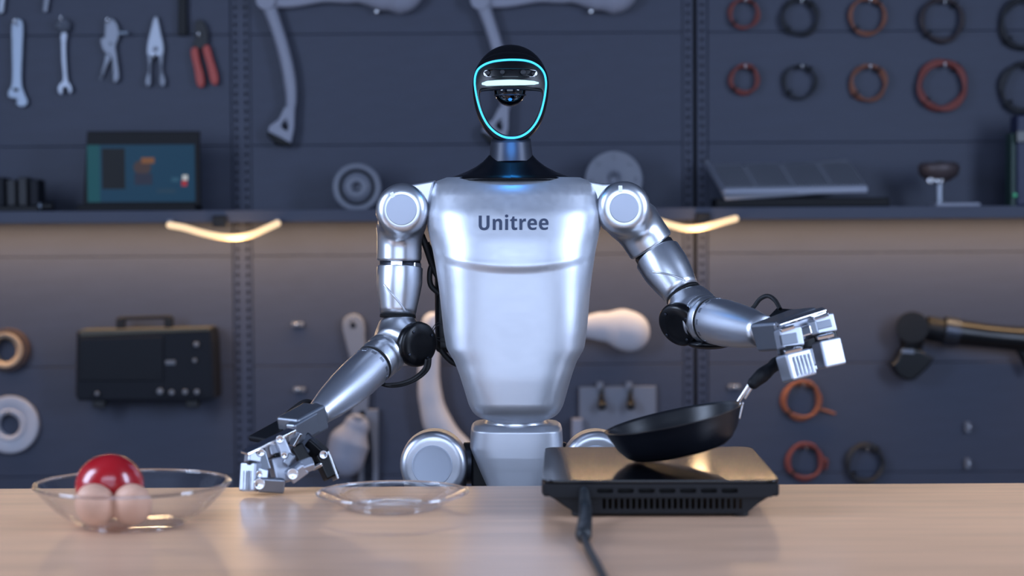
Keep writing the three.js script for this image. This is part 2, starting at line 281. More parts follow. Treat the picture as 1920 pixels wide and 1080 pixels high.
// ---------------------------------------------------------------- the robot
const robot = thing('humanoid_robot', 'silver humanoid robot with a glowing cyan face ring standing behind the wooden table', 'robot', V(W(963, 600, 3.05).x, 0, -3.05));
const RT = 3.02; // mid depth of the torso
const tHw = smooth1([[333, 118], [336, 138], [342, 150], [365, 158], [400, 163.5], [430, 161.5], [470, 152], [505, 146], [540, 141], [580, 137], [620, 133], [650, 128], [675, 113], [700, 104], [725, 96.5], [755, 88], [770, 80], [780, 68], [786, 46]], 5);
const tDf = smooth1([[333, 0.045], [340, 0.062], [360, 0.083], [400, 0.104], [450, 0.118], [495, 0.126], [520, 0.125], [600, 0.1235], [700, 0.1215], [755, 0.117], [773, 0.1], [786, 0.06]], 8);
const tN = smooth1([[333, 2.4], [450, 2.6], [510, 3.2], [700, 4.2], [786, 3.5]], 20);
const tCx = (y) => 963.3 + (y - 400) * 0.012;
const tStep = (dx, y) => { const yc = 503 - 24 * (dx / 146) ** 2; return 0.004 * sstep(yc - 8, yc + 9, y) - 0.0005 * Math.exp(-(((y - yc + 7) / 6) ** 2)); };
function torsoFrontDepth(px, py) { const n = tN(py), u = Math.min(0.999, Math.abs(px - tCx(py)) / tHw(py)), c = Math.pow(u, n / 2), s = Math.sqrt(1 - c * c); return tDf(py) * Math.pow(s, 2 / n) - tStep(px - tCx(py), py) * Math.pow(s, 0.5); }
{
  const rows = 300, cols = 144, P = [], uv = [], idx = [];
  for (let i = 0; i <= rows; i++) {
    const py = 333 + (786 - 333) * i / rows, n = tN(py), hw = tHw(py), df = tDf(py), db = 0.085 * Math.min(1, df / 0.1 + 0.2);
    for (let j = 0; j <= cols; j++) {
      const th = j / cols * 2 * Math.PI, c = Math.cos(th), s = Math.sin(th), ux = Math.sign(c) * Math.abs(c) ** (2 / n), uz = Math.abs(s) ** (2 / n), px = tCx(py) + hw * ux;
      const p = W(px, py, RT), z = s >= 0 ? df * uz - tStep(hw * ux, py) * Math.abs(s) ** 0.5 : -db * uz;
      P.push(p.x, p.y, p.z + z); uv.push(j / cols * 2, i / rows);
    }
  }
  const w = cols + 1;
  for (let i = 0; i < rows; i++) for (let j = 0; j < cols; j++) { const a = i * w + j, b = a + w; idx.push(a, a + 1, b, a + 1, b + 1, b); }
  for (const [row, flip] of [[0, false], [rows, true]]) { const c = P.length / 3, q = W(tCx(row ? 786 : 333), row ? 786.5 : 333, RT); P.push(q.x, q.y, q.z + 0.005); uv.push(0.5, row ? 1 : 0); for (let j = 0; j < cols; j++) { const a = row * w + j; flip ? idx.push(a, a + 1, c) : idx.push(a + 1, a, c); } }
  let g = new THREE.BufferGeometry(); g.setAttribute('position', new THREE.Float32BufferAttribute(P, 3)); g.setAttribute('uv', new THREE.Float32BufferAttribute(uv, 2)); g.setIndex(idx);
  // reversed winding gives outward normals
  const I = g.index.array; for (let i = 0; i < I.length; i += 3) { const t = I[i + 1]; I[i + 1] = I[i + 2]; I[i + 2] = t; }
  g.computeVertexNormals();
  const torso = part(robot, 'torso_shell', g, MAT.silver, 'satin silver chest and belly shell');
  const font = await new FontLoader().loadAsync('fonts/droid/droid_sans_bold.typeface.json');
  const tg = new TextGeometry('Unitree', { font, size: 28.5, depth: 0.8, curveSegments: 6, bevelEnabled: false }); tg.computeBoundingBox();
  const bb = tg.boundingBox, sx = 131 / (bb.max.x - bb.min.x), tp = tg.attributes.position;
  for (let i = 0; i < tp.count; i++) {
    let px = 897.5 + (tp.getX(i) - bb.min.x) * sx, py = 431 - tp.getY(i) * 0.96, qx = px, qy = py, d = 0;
    py += (px - 963) * -0.006;
    for (let k = 0; k < 4; k++) { d = torsoFrontDepth(qx, qy); const f = (RT - d) / RT; qx = 960 + (px - 960) * f; qy = 430 + (py - 430) * f; }
    const w3 = W(qx, qy, RT); tp.setXYZ(i, w3.x, w3.y, w3.z + d + 0.0002 + (tp.getZ(i) > 0.4 ? 0.0006 : -0.0004));
  }
  tg.computeVertexNormals(); part(torso, 'lettering', tg, MAT.letter, 'dark slate lettering across the chest');
}
// collar, neck
{
  const a = W(958, 336, 3.03), top = W(958, 262, 3.03), m = (px) => px * 3.03 / FPX, H = top.y - a.y;
  const prof = [[0, 0], [-0.004, m(122)], [0.001, m(120)], [H * 0.1, m(100)], [H * 0.2, m(82)], [H * 0.32, m(65)], [H * 0.45, m(52)], [H * 0.56, m(44)], [H * 0.6, m(42)]];
  const g = lathe(a, a.clone().add(V(0.004, 1, 0)), prof, 64); const gp = g.attributes.position; for (let i = 0; i < gp.count; i++) gp.setZ(i, a.z + (gp.getZ(i) - a.z) * 0.72); g.computeVertexNormals();
  part(robot, 'collar', g, MAT.black, 'glossy black flared collar');
  part(robot, 'neck', lathe(W(958.5, 303, 3.03), W(957.5, 250, 3.03), [[0, m(42)], [0.006, m(41)], [0.03, m(38)], [0.0385, m(37)], [0.0385, 0]], 48), MAT.neck);
}
// head: a hollow hoop-shaped frame with a sensor brow
{
  const HZ = 2.985, hx = 957.5;
  const loop = [[961, 111], [984.4, 112], [1000, 116], [1013.5, 124.5], [1021.3, 136], [1024.2, 151.6], [1023, 171], [1019.4, 190.5], [1013.5, 212], [1003.8, 231.3], [990, 247], [974.7, 255.6], [959, 258], [943.6, 255.6], [928, 247], [914.4, 233], [903.7, 213.8], [897, 194.4], [892, 173], [889.5, 151.6], [891, 138], [896, 127.3], [906.6, 119.6], [922, 114.3], [941.6, 111.8]];
  const bend = (px, py) => -0.030 * ((px - hx) / 72) ** 2 - (py < 160 ? 0.022 * ((160 - py) / 72) ** 2 : 0.012 * ((py - 160) / 105) ** 2);
  const outer = [[957, 94], [980, 96], [1002, 104], [1018, 117], [1027, 134], [1030, 154], [1028.5, 178], [1024, 202], [1016, 225], [1004, 244], [987, 259], [971, 265], [957, 267], [943, 265], [927, 259], [911, 244], [899, 225], [891, 202], [886.5, 178], [885, 154], [888, 134], [896, 117], [912, 104], [934, 96]];
  const hole = [[900, 167], [898.5, 178], [902, 196], [908, 213], [918, 231], [930, 243], [944, 251], [959, 253.5], [974, 251], [988, 243], [999, 231], [1008, 213], [1014.5, 196], [1018, 178], [1016, 167], [985, 166], [957, 165.5], [930, 166]];
  const bendGeo = (g) => { const p = g.attributes.position, c = W(hx, 160, HZ), k = HZ / FPX; for (let i = 0; i < p.count; i++) { const px = hx + (p.getX(i) - c.x) / k, py = 160 - (p.getY(i) - c.y) / k; p.setZ(i, p.getZ(i) + bend(px, py)); } g.computeVertexNormals(); return g; };
  // hoop between the outer outline and the see-through face opening, sampled along rays from the middle of the face
  const dense = (l) => new THREE.CatmullRomCurve3(l.map(([x, y]) => V(x, y, 0)), true, 'centripetal').getPoints(600), ray = (pts, a) => { let best = 9, q = null; for (const p of pts) { let d = Math.abs(Math.atan2(p.y - 205, p.x - 958) - a); if (d > Math.PI) d = 2 * Math.PI - d; if (d < best) { best = d; q = p; } } return q; };
  const dO = dense(outer), dH = dense(hole), frame = (() => {
    const N = 180, ring = [[0.0, 0.044, 0], [0.0, 0.004, 0], [0.03, 0.001, 0], [0.08, 0, 0], [0.3, 0, 0], [0.5, 0, 0], [0.7, 0, 0], [0.88, 0.001, 0], [0.96, 0.004, 0], [1, 0.010, 0], [1.01, 0.03, 0], [0.97, 0.046, 0], [0.7, 0.052, 0], [0.3, 0.052, 0], [0.0, 0.048, 0], [0.0, 0.044, 0]], P = [], uv = [], idx = [], M = ring.length;
    for (let i = 0; i <= N; i++) { const a = -Math.PI + (i % N) / N * 2 * Math.PI, o = ray(dO, a), h = ray(dH, a); ring.forEach(([t, d], j) => { const x = h.x + (o.x - h.x) * t, y = h.y + (o.y - h.y) * t, p = W(x, y, HZ); P.push(p.x, p.y, p.z + bend(x, y) - d); uv.push(i / N, j / M); }); }
    for (let i = 0; i < N; i++) for (let j = 0; j < M - 1; j++) { const a = i * M + j, b = a + M; idx.push(a, a + 1, b, a + 1, b + 1, b); }
    const g = new THREE.BufferGeometry(); g.setAttribute('position', new THREE.Float32BufferAttribute(P, 3)); g.setAttribute('uv', new THREE.Float32BufferAttribute(uv, 2)); g.setIndex(idx); g.computeVertexNormals(); return g;
  })();
  const head = part(robot, 'head', frame, MAT.headShell, 'glossy black hoop-shaped head frame');
  const onFace = (x, y, dz = 0) => { const p = W(x, y, HZ); p.z += bend(x, y) + dz; return p; };
  part(head, 'light_ring', tube(loop.map(([x, y]) => onFace(x, y, 0.0005)), 0.0018, 220, 10, true), MAT.cyan, 'glowing cyan face ring');
  part(head, 'light_bar', sweep([[905, 155.6], [914, 155.4], [935, 155], [957, 154.8], [980, 154.6], [1000, 154.4], [1009, 154.2]].map(([x, y]) => onFace(x, y, 0.001)), [0.0022, 0.0042, 0.0047, 0.0048, 0.0044, 0.0032, 0.0016], 0.5, 12, 40), MAT.cyanWhite, 'bright cyan-white light bar');
  part(head, 'sensor_bar', bendGeo(plate([[905, 136], [908, 130], [916, 128.5], [957, 128], [998, 128.5], [1006, 130], [1009, 136], [1006, 142], [998, 143.5], [957, 144], [916, 143.5], [908, 142]], HZ - 0.002, 0.004, 0.001, true)), MAT.lens);
  for (const [x, y, r] of [[914, 135.5, 4.5], [942, 135, 4.5], [981, 135, 5], [1000, 137, 3.2]]) { const c = onFace(x, y, 0.0022), n = V(0, 0, 1); part(head, 'sensor_lens', lathe(c, c.clone().add(n), [[0.001, 0], [0.0012, r * 0.00035], [0.0008, r * 0.0005], [0.0016, r * 0.00065], [0.0014, r * 0.0009], [0, r * 0.0009]], 24), MAT.lensRing); }
  part(head, 'brow_lip', sweep([[903, 168], [930, 165.5], [957, 164.5], [985, 165.5], [1013, 168]].map(([x, y]) => onFace(x, y, 0.001)), [0.002, 0.003, 0.003, 0.003, 0.002], 1, 10, 30), MAT.blackMatte);
  const c = onFace(956, 165.5, -0.026), r = 0.0275;
  const dome = new THREE.SphereGeometry(r, 40, 24); dome.scale(1, 1.05, 1); dome.translate(c.x, c.y, c.z);
  part(head, 'sensor_dome', dome, MAT.lens, 'glossy black sensor dome under the brow');
  part(head, 'dome_ring', lathe(c.clone().add(V(0, -0.009, 0)), c.clone().add(V(0, -1, 0)), [[0, r * 0.9], [0, r * 1.0], [0.002, r * 0.99], [0.003, r * 0.9]], 40), MAT.gunmetal);
  const k0 = W(hx, 146, HZ), cap = new THREE.SphereGeometry(1, 48, 24, 0, 2 * Math.PI, 0, 1.35); cap.scale(72 * HZ / FPX, 73.5 * HZ / FPX, 0.072); cap.translate(k0.x, k0.y, k0.z - 0.105);
  part(head, 'skull_cap', cap, MAT.headShell);
  for (const [x, y, I] of [[959, 268, 0.035]]) { const L = new THREE.PointLight(new THREE.Color(0.03, 0.32, 1.0), I * 0.35); L.position.copy(onFace(x, y, 0.03)); L.castShadow = true; L.name = 'face_light'; scene.add(L); }
}
// waist
{
  const f = (() => {
    const hw = smooth1([[791, 74], [794, 82], [800, 85], [835, 87], [848, 82], [880, 68], [915, 52], [960, 44]], 3), rows = 90, cols = 96, P = [], uv = [], idx = [];
    for (let i = 0; i <= rows; i++) { const py = 792 + 168 * i / rows, n = 4.2; for (let j = 0; j <= cols; j++) { const th = j / cols * 2 * Math.PI, c = Math.cos(th), s = Math.sin(th), q = W(968.5 + hw(py) * Math.sign(c) * Math.abs(c) ** (2 / n), py, RT); const d = 0.07 * Math.min(1, 0.75 + (py - 792) / 40) - Math.max(0, py - 850) * 0.00008; P.push(q.x, q.y, q.z + d * Math.sign(s) * Math.abs(s) ** (2 / n)); uv.push(j / cols, i / rows); } }
    const w = cols + 1; for (let i = 0; i < rows; i++) for (let j = 0; j < cols; j++) { const a = i * w + j, b = a + w; idx.push(a, b, a + 1, a + 1, b, b + 1); }
    const c = P.length / 3, q = W(968.5, 792, RT); P.push(q.x, q.y, q.z); uv.push(0, 0); for (let j = 0; j < cols; j++) idx.push(j, j + 1, c);
    const g = new THREE.BufferGeometry(); g.setAttribute('position', new THREE.Float32BufferAttribute(P, 3)); g.setAttribute('uv', new THREE.Float32BufferAttribute(uv, 2)); g.setIndex(idx); g.computeVertexNormals(); return g;
  })();
  part(robot, 'waist_shell', f, MAT.silver);
  const a = W(967, 796, RT), b = W(967, 780, RT);
  const j = lathe(a, b, [[0, 0], [0, 0.056], [0.004, 0.0575], [0.009, 0.054], [0.02, 0.052]], 48); part(robot, 'waist_joint', j, MAT.alu);
  for (const [x0, x1] of [[884, 922], [1014, 1052]]) part(robot, 'hip_bracket', plate([[x0, 838], [x1, 838], [x1, 960], [x0, 960]], 3.0, 0.07, 0.004), MAT.black);
}
// hips and legs
function legSide(cx, sgn) {
  const c = W(cx, 868, 3.0), k = 3.0 / FPX, cyl1 = sdCyl(V(c.x, c.y, -3.0 + 0.035), V(c.x, c.y, -3.035), 63 * k, 0.014), knee = V(c.x, 0.42, -3.045), thigh = sdCyl(V(c.x, c.y - 0.02, -3.05), knee, 60 * k, 0.02, 42 * k);
  const f = (p) => smin(cyl1(p), thigh(p), 0.03), [lo, hi] = around([c, knee, V(c.x, c.y, -3.1), V(c.x, c.y, -2.96)], 0.075);
  const hip = part(robot, 'thigh', sdfMesh(f, lo, hi, 0.006), MAT.aluSoft);
  part(hip, 'hip_disc', lathe(V(c.x - 2 * k, c.y, -2.968), V(c.x, c.y, 0), [[0, 37 * k], [0.0045, 38 * k], [0.006, 36.5 * k], [0.0045, 35 * k], [0.0045, 0]], 48), MAT.disc);
  const ankle = V(c.x, 0.09, -3.06);
  part(robot, 'knee_joint', cyl(V(c.x - 0.045, 0.4, -3.03), V(c.x + 0.045, 0.4, -3.03), 0.045), MAT.black);
  part(robot, 'shin', lathe(V(c.x, 0.41, -3.03), ankle, [[0, 0], [0, 0.036], [0.1, 0.038], [0.28, 0.025], [0.325, 0.022], [0.325, 0]], 32), MAT.aluSoft);
  part(robot, 'foot', box(c.x - 0.035, c.x + 0.035, 0, 0.05, -3.12, -2.94, 0.012), MAT.blackMatte);
  part(robot, 'ankle', cyl(V(c.x, 0.04, -3.06), V(c.x, 0.1, -3.06), 0.025), MAT.black);
  const a = W(cx - sgn * 55, 868, 3.05), b = W(968 - sgn * 40, 868, 3.05); part(robot, 'hip_joint', cyl(a, b, 0.036), MAT.gunmetal);
}
legSide(814, -1); legSide(1117, 1);

// arms
const CAMDIR = V(0, 0, 1);
function shoulderSide(o) {
  const { disc, arm, bracket, tick } = o, Zc = 3.03, k = Zc / FPX;
  const c = W(disc[0], disc[1], Zc), A = W(...arm[0], Zc), B = W(...arm[1], Zc);
  const sh = sdCyl(V(c.x, c.y, -Zc - 0.05), V(c.x, c.y, -Zc + 0.062), o.r * k, 0.019), up = sdCyl(A, B, o.ra * k, 0.004);
  const f = (p) => smin(sh(p), up(p), 0.022), [lo, hi] = around([c, A, B, V(c.x, c.y, -Zc - 0.05), V(c.x, c.y, -Zc + 0.062)], 0.06);
  const s = part(robot, 'shoulder', sdfMesh(f, lo, hi, 0.0032), MAT.alu);
  const zf = -Zc + 0.0622; part(s, 'shoulder_disc', lathe(V(c.x, c.y, zf), V(c.x, c.y, 9), [[-0.003, o.rd * k * 1.03], [0.0002, o.rd * k * 1.03], [0.0002, o.rd * k], [0.0012, o.rd * k - 0.0006], [0.0014, 0]], 48), MAT.disc, 'matte round shoulder cover');
  const t0 = W(tick[0], tick[1], Zc - 0.058), t1 = W(tick[2], tick[3], Zc - 0.058); t0.z = t1.z = zf - 0.0012; part(s, 'index_mark', bone(t0, t1, 0.0065, 0.004, CAMDIR, 0.0004), MAT.tick);
  part(robot, 'shoulder_bracket', plate(bracket, 2.995, 0.085, 0.004), MAT.aluSoft);
  return { A, B };
}
shoulderSide({ disc: [757, 394], r: 49, rd: 27.5, arm: [[749, 425], [748.5, 489]], ra: 42, tick: [734, 361, 740, 373], bracket: [[742, 353], [775, 345], [815, 338], [812, 352], [803, 385], [770, 392], [748, 375]] });
shoulderSide({ disc: [1166, 391], r: 50, rd: 26, arm: [[1188, 412], [1222, 463]], ra: 45, tick: [1163, 348, 1163, 360], bracket: [[1105, 340], [1130, 344], [1168, 344], [1190, 375], [1165, 400], [1125, 408], [1115, 370]] });
// upper-arm sleeve from pixel a to pixel b with radii in px; a bright collar with a split before it, a black seam at its end
function sleeve(a, b, Za, Zb, r0, r1, ring) {
  const A = W(...a, Za), B = W(...b, Zb), L = A.distanceTo(B), k = Za / FPX, dir = B.clone().sub(A).normalize();
  const u = part(robot, 'upper_arm', lathe(A, B, [[0, 0], [0, r0 * k - 0.003], [0.003, r0 * k], [L * 0.35, r0 * k * 1.0], [L * 0.6, (r0 * 0.65 + r1 * 0.35) * k], [L * 0.85, (r0 * 0.2 + r1 * 0.8) * k], [L, r1 * k], [L, 0]], 64), MAT.alu);
  const R0 = A.clone().addScaledVector(dir, -0.0105); part(u, 'split_collar', lathe(R0, B, [[0, 0], [0, r0 * k - 0.0045], [0.011, r0 * k - 0.0045]], 64), MAT.gunmetal);
  for (const sft of ring) { const side = CAMDIR.clone().applyAxisAngle(dir, sft), p = R0.clone().addScaledVector(side, r0 * k - 0.0038); part(u, 'collar_clamp', bone(p.clone().addScaledVector(dir, 0.001), p.clone().addScaledVector(dir, 0.010), 0.02, 0.004, side, 0.001), MAT.chrome); }
  part(u, 'seam_ring', lathe(B, B.clone().add(dir), [[-0.0005, 0], [-0.0005, r1 * k + 0.0008], [0.0035, r1 * k + 0.0006], [0.0035, 0]], 48), MAT.rubber);
  // raised rib curling round the sleeve
  const pts = []; for (let i = 0; i <= 14; i++) { const t = i / 14, an = (-0.65 + 1.1 * t) * 1, rr = (table1([[0, r0], [0.35, r0], [0.6, r0 * 0.65 + r1 * 0.35], [0.85, r0 * 0.2 + r1 * 0.8], [1, r1]])(0.42 + 0.5 * t)) * k; pts.push(A.clone().addScaledVector(dir, L * (0.42 + 0.5 * t)).addScaledVector(CAMDIR.clone().addScaledVector(dir, -CAMDIR.dot(dir)).normalize().applyAxisAngle(dir, -an), rr + 0.0002)); }
  part(u, 'sleeve_rib', tube(pts, 0.0016, 40, 8), MAT.alu);
  return { A, B, dir };
}
sleeve([750, 499], [746, 592], 3.03, 3.02, 43, 33, [0.1, -1.05]);
sleeve([1232, 478], [1281, 552], 3.03, 2.99, 45, 34, [0.0, 1.0]);
// elbow: cast body with a black disc cap
function elbow(o) {
  const S = W(...o.top), C = W(...o.mid), F = W(...o.fore), D = W(...o.disc), k = 3.0 / FPX, ax = D.clone().sub(C).normalize();
  const a = sdCyl(S, C, o.rs * k, 0.004), b = sdCyl(C.clone().addScaledVector(ax, -0.035), C.clone().addScaledVector(ax, C.distanceTo(D)), o.rd * k * 0.9, 0.006), c = sdCyl(C, F, o.rf * k, 0.004);
  const f = (p) => smin(smin(a(p), b(p), 0.02), c(p), 0.02), [lo, hi] = around([S, C, F, D], 0.06);
  const e = part(robot, 'elbow', sdfMesh(f, lo, hi, 0.0032), MAT.alu);
  const R = o.rd * k; part(e, 'elbow_cap', lathe(D, D.clone().add(ax), [[-0.004, 0], [-0.004, R * 0.98], [0.002, R * 1.04], [0.009, R * 1.02], [0.014, R * 0.9], [0.0155, R * 0.55], [0.0135, R * 0.5], [0.0135, 0]], 48), MAT.black, 'round black elbow cap');
  for (let i = 0; i < 4; i++) { const q = V(0, 1, 0).addScaledVector(ax, -ax.y).normalize().applyAxisAngle(ax, i * Math.PI / 2 + 0.6), p = D.clone().addScaledVector(ax, 0.0148).addScaledVector(q, R * 0.74); part(e, 'cap_screw', cyl(p, p.clone().addScaledVector(ax, 0.0022), 0.0026, 12), MAT.gunmetal); }
  return { C, F, ax };
}
const eL = elbow({ top: [746, 597, 3.02], mid: [752, 640, 3.01], fore: [736, 653, 2.987], disc: [779, 645, 2.978], rs: 32, rd: 41, rf: 37 });
const eR = elbow({ top: [1283, 555, 2.985], mid: [1299, 588, 2.968], fore: [1306, 596, 2.948], disc: [1277, 606, 2.94], rs: 33, rd: 41, rf: 40 });
function forearm(a, b, ra, rb, rl) {
  const A = W(...a), B = W(...b), L = A.distanceTo(B), d = B.clone().sub(A).normalize(), at = (t) => A.clone().addScaledVector(d, t), q = rl / 0.0265;
  const g = part(robot, 'forearm', lathe(at(rl + 0.003), B, [[0, 0], [0, ra - 0.004], [0.003, ra - 0.0005], [0.006, ra], [L * 0.2, ra * 1.0], [L * 0.38, ra * 0.93], [L * 0.58, ra * 0.55 + rb * 0.45], [L * 0.72, ra * 0.2 + rb * 0.8], [L - rl - 0.003, rb], [L - rl - 0.003, 0]], 56), MAT.aluSoft);
  part(g, 'machined_ring', lathe(A, B, [[0, 0], [0, ra * 1.0], [0.002, ra * 1.05], [0.005 * q, ra * 1.05], [0.006 * q, ra * 0.98], [0.0115 * q, ra * 0.98], [0.0125 * q, ra * 1.03], [0.0175 * q, ra * 1.03], [0.018 * q, ra * 1.01], [0.025 * q, ra * 1.01], [0.0258 * q, ra * 0.97], [0.0265 * q, ra * 0.97]], 56), MAT.alu, 'machined ring at the elbow end');
  part(g, 'seam_ring', lathe(at(rl - 0.0003), B, [[0, 0], [0, ra * 0.985], [0.0036, ra * 0.985], [0.0036, 0]], 48), MAT.rubber);
  for (let i = 0; i < 12; i++) { const s = V(0, 1, 0).addScaledVector(d, -d.y).normalize().applyAxisAngle(d, i * Math.PI / 6), p = at(rl + 0.011).addScaledVector(s, ra - 0.001); part(g, 'vent_notch', bone(p, p.clone().addScaledVector(d, 0.006), 0.009, 0.003, s, 0.0008), MAT.aluDark); }
  // lengthwise seam
  const low = V(0, -1, 0).addScaledVector(d, d.y).normalize(), pts = []; for (let i = 0; i <= 10; i++) { const t = i / 10, rr = table1([[0.15, ra], [0.45, ra * 0.93], [0.65, ra * 0.55 + rb * 0.45], [0.8, ra * 0.2 + rb * 0.8], [1, rb]])(0.2 + 0.78 * t); pts.push(A.clone().addScaledVector(d, L * (0.2 + 0.78 * t)).addScaledVector(low.clone().applyAxisAngle(d, low.clone().cross(CAMDIR).dot(d) > 0 ? 0.55 : -0.55), rr)); }
  part(g, 'shell_seam', tube(pts, 0.0011, 30, 6), MAT.gunmetal);
  return { A, B, d };
}
const fL = forearm([724, 662, 2.976], [588, 784, 2.79], 0.0345, 0.0175, 0.042);
const fR = forearm([1317, 597, 2.938], [1437, 622, 2.77], 0.0385, 0.024, 0.03);
// cables
const cable = (pts, r, label) => part(robot, 'cable', tube(pts.map((p) => W(...p)), r, 60, 10), MAT.rubber, label);
cable([[806, 672, 2.97], [803, 690, 2.97], [785, 708, 2.96], [755, 721, 2.95], [728, 723, 2.94], [706, 716, 2.95]], 0.0034); cable([[800, 674, 2.96], [796, 690, 2.96], [776, 709, 2.95], [750, 719, 2.94], [722, 722, 2.94]], 0.003);
cable([[1395, 592, 2.86], [1412, 577, 2.85], [1426, 560, 2.84], [1440, 555, 2.83], [1452, 562, 2.82], [1463, 580, 2.80]], 0.0036);
cable([[600, 762, 2.86], [575, 752, 2.84], [550, 766, 2.81], [528, 785, 2.79]], 0.0034);
cable([[800, 455, 3.06], [812, 485, 3.06], [806, 510, 3.06], [808, 535, 3.06], [824, 551, 3.06]], 0.005); cable([[790, 440, 3.05], [798, 460, 3.05], [812, 500, 3.06], [822, 520, 3.06]], 0.006);
cable([[826, 655, 3.05], [836, 668, 3.05], [850, 680, 3.05], [862, 684, 3.05]], 0.005); cable([[833, 606, 3.03], [818, 612, 3.03], [812, 625, 3.03], [822, 638, 3.03], [836, 642, 3.03]], 0.0008); cable([[833, 612, 3.03], [822, 605, 3.03], [811, 617, 3.03], [818, 632, 3.03], [832, 632, 3.03]], 0.0007);
part(robot, 'back_pack', box(W(815, 440, 3.1).x, W(1092, 440, 3.1).x, W(960, 660, 3.1).y, W(960, 400, 3.1).y, -3.16, -3.08, 0.01), MAT.black);
{ const p = W(1330, 645, 2.93), e = new THREE.SphereGeometry(1, 32, 16); e.scale(0.036, 0.009, 0.03); e.translate(p.x, p.y, p.z); part(robot, 'forearm_cover', e, MAT.black); }
for (const [cx, cy, tilt] of [[783, 465, 0.1], [1240, 452, 0.2]]) { }

// hands: three-fingered grippers. seg(parent, from, to, width, thickness, facing)
const seg = (h, a, b, w, t, hint, mat = MAT.finger, rad = 0.003, name = 'finger_segment') => part(h, name, bone(W(...a), W(...b), w, t, hint, rad), mat);
const pin = (h, c, ax, r, L, mat = MAT.chrome) => { const p = W(...c), a = ax.clone().normalize(); part(h, 'finger_pin', lathe(p, p.clone().add(a), [[-L, 0], [-L, r], [L - 0.0008, r], [L, r - 0.0008], [L - 0.001, r * 0.6], [L - 0.0015, 0]], 24), mat); };
{ // hand reaching down to the table
  const side = V(0.45, -0.15, 0.88);
  const palm = part(robot, 'hand', bone(W(594, 779, 2.79), W(541, 808, 2.735), 0.042, 0.046, side, 0.005), MAT.aluDark, 'grey three-fingered gripper hand reaching to the table');
  part(palm, 'wrist_band', cyl(W(598, 777, 2.795), W(583, 786, 2.78), 0.0205), MAT.aluDark);
  part(palm, 'palm_side', bone(W(590, 790, 2.765), W(546, 815, 2.715), 0.034, 0.02, side, 0.004), MAT.aluDark);
  part(palm, 'back_cover', bone(W(572, 776, 2.80), W(482, 826, 2.73), 0.010, 0.045, side, 0.004), MAT.blackMatte, 'black cover on the back of the hand');
  part(palm, 'knuckle_plate', bone(W(549, 806, 2.70), W(458, 850, 2.645), 0.0045, 0.02, side, 0.001), MAT.chrome);
  part(palm, 'knuckle_plate', bone(W(560, 812, 2.712), W(546, 836, 2.705), 0.0045, 0.02, side, 0.001), MAT.chrome);
  // outer finger standing on the table
  seg(palm, [475, 848, 2.66], [473, 868, 2.655], 0.021, 0.02, side); seg(palm, [472, 868, 2.652], [469, 921, 2.645], 0.027, 0.024, V(-0.35, 0, 0.95), MAT.finger);
  seg(palm, [470, 866, 2.65], [469, 874, 2.648], 0.016, 0.022, side, MAT.black); seg(palm, [486, 847, 2.665], [497, 884, 2.66], 0.018, 0.016, side, MAT.aluDark); seg(palm, [490, 880, 2.655], [486, 914, 2.64], 0.02, 0.014, side, MAT.finger);
  seg(palm, [484, 908, 2.64], [532, 911, 2.66], 0.014, 0.022, V(0, 1, 0.2), MAT.aluDark); pin(palm, [486, 907, 2.632], V(0.2, 0, 1), 0.0085, 0.004); pin(palm, [486, 888, 2.638], V(0.2, 0, 1), 0.005, 0.003); pin(palm, [489, 848, 2.655], V(0.2, 0, 1), 0.006, 0.004);
  for (let i = 0; i < 4; i++) seg(palm, [457.5 + i * 4.5, 882, 2.637], [456 + i * 4.5, 922, 2.631], 0.0016, 0.0016, CAMDIR, MAT.chrome, 0.0006, 'grip_rib');
  // second finger curling towards the thumb
  seg(palm, [513, 828, 2.69], [519, 854, 2.685], 0.026, 0.024, side); seg(palm, [519, 850, 2.686], [521, 860, 2.684], 0.018, 0.025, side, MAT.black); seg(palm, [521, 858, 2.682], [532, 905, 2.675], 0.029, 0.026, side, MAT.finger);
  seg(palm, [524, 824, 2.675], [540, 862, 2.67], 0.016, 0.014, side, MAT.finger); seg(palm, [537, 858, 2.668], [549, 866, 2.666], 0.02, 0.014, side, MAT.aluDark); seg(palm, [541, 896, 2.665], [571, 874, 2.67], 0.019, 0.02, V(-0.4, -0.6, 0.6), MAT.finger);
  seg(palm, [566, 876, 2.668], [588, 868, 2.672], 0.015, 0.018, V(-0.4, -0.6, 0.6), MAT.finger); pin(palm, [549, 888, 2.652], V(0.1, 0, 1), 0.0085, 0.005); pin(palm, [525, 823, 2.664], V(0.1, 0, 1), 0.006, 0.004); pin(palm, [533, 853, 2.66], V(0.1, 0, 1), 0.005, 0.004); pin(palm, [513, 829, 2.676], V(0.1, 0, 1), 0.004, 0.003);
  // thumb
  seg(palm, [564, 825, 2.74], [585, 848, 2.735], 0.032, 0.026, side, MAT.gunmetal); seg(palm, [575, 832, 2.735], [604, 858, 2.73], 0.022, 0.028, V(0.8, 0.5, 0.3), MAT.black); seg(palm, [588, 836, 2.74], [614, 860, 2.735], 0.012, 0.024, side, MAT.aluDark);
  seg(palm, [600, 850, 2.735], [622, 896, 2.73], 0.022, 0.03, side, MAT.black, 0.003); seg(palm, [611, 848, 2.733], [630, 900, 2.727], 0.003, 0.03, side, MAT.chrome, 0.001); seg(palm, [584, 876, 2.722], [604, 866, 2.722], 0.008, 0.02, side, MAT.chrome); pin(palm, [607, 852, 2.716], V(0, 0, 1), 0.0065, 0.004);
  seg(palm, [555, 836, 2.72], [572, 866, 2.715], 0.02, 0.016, side, MAT.black);
}
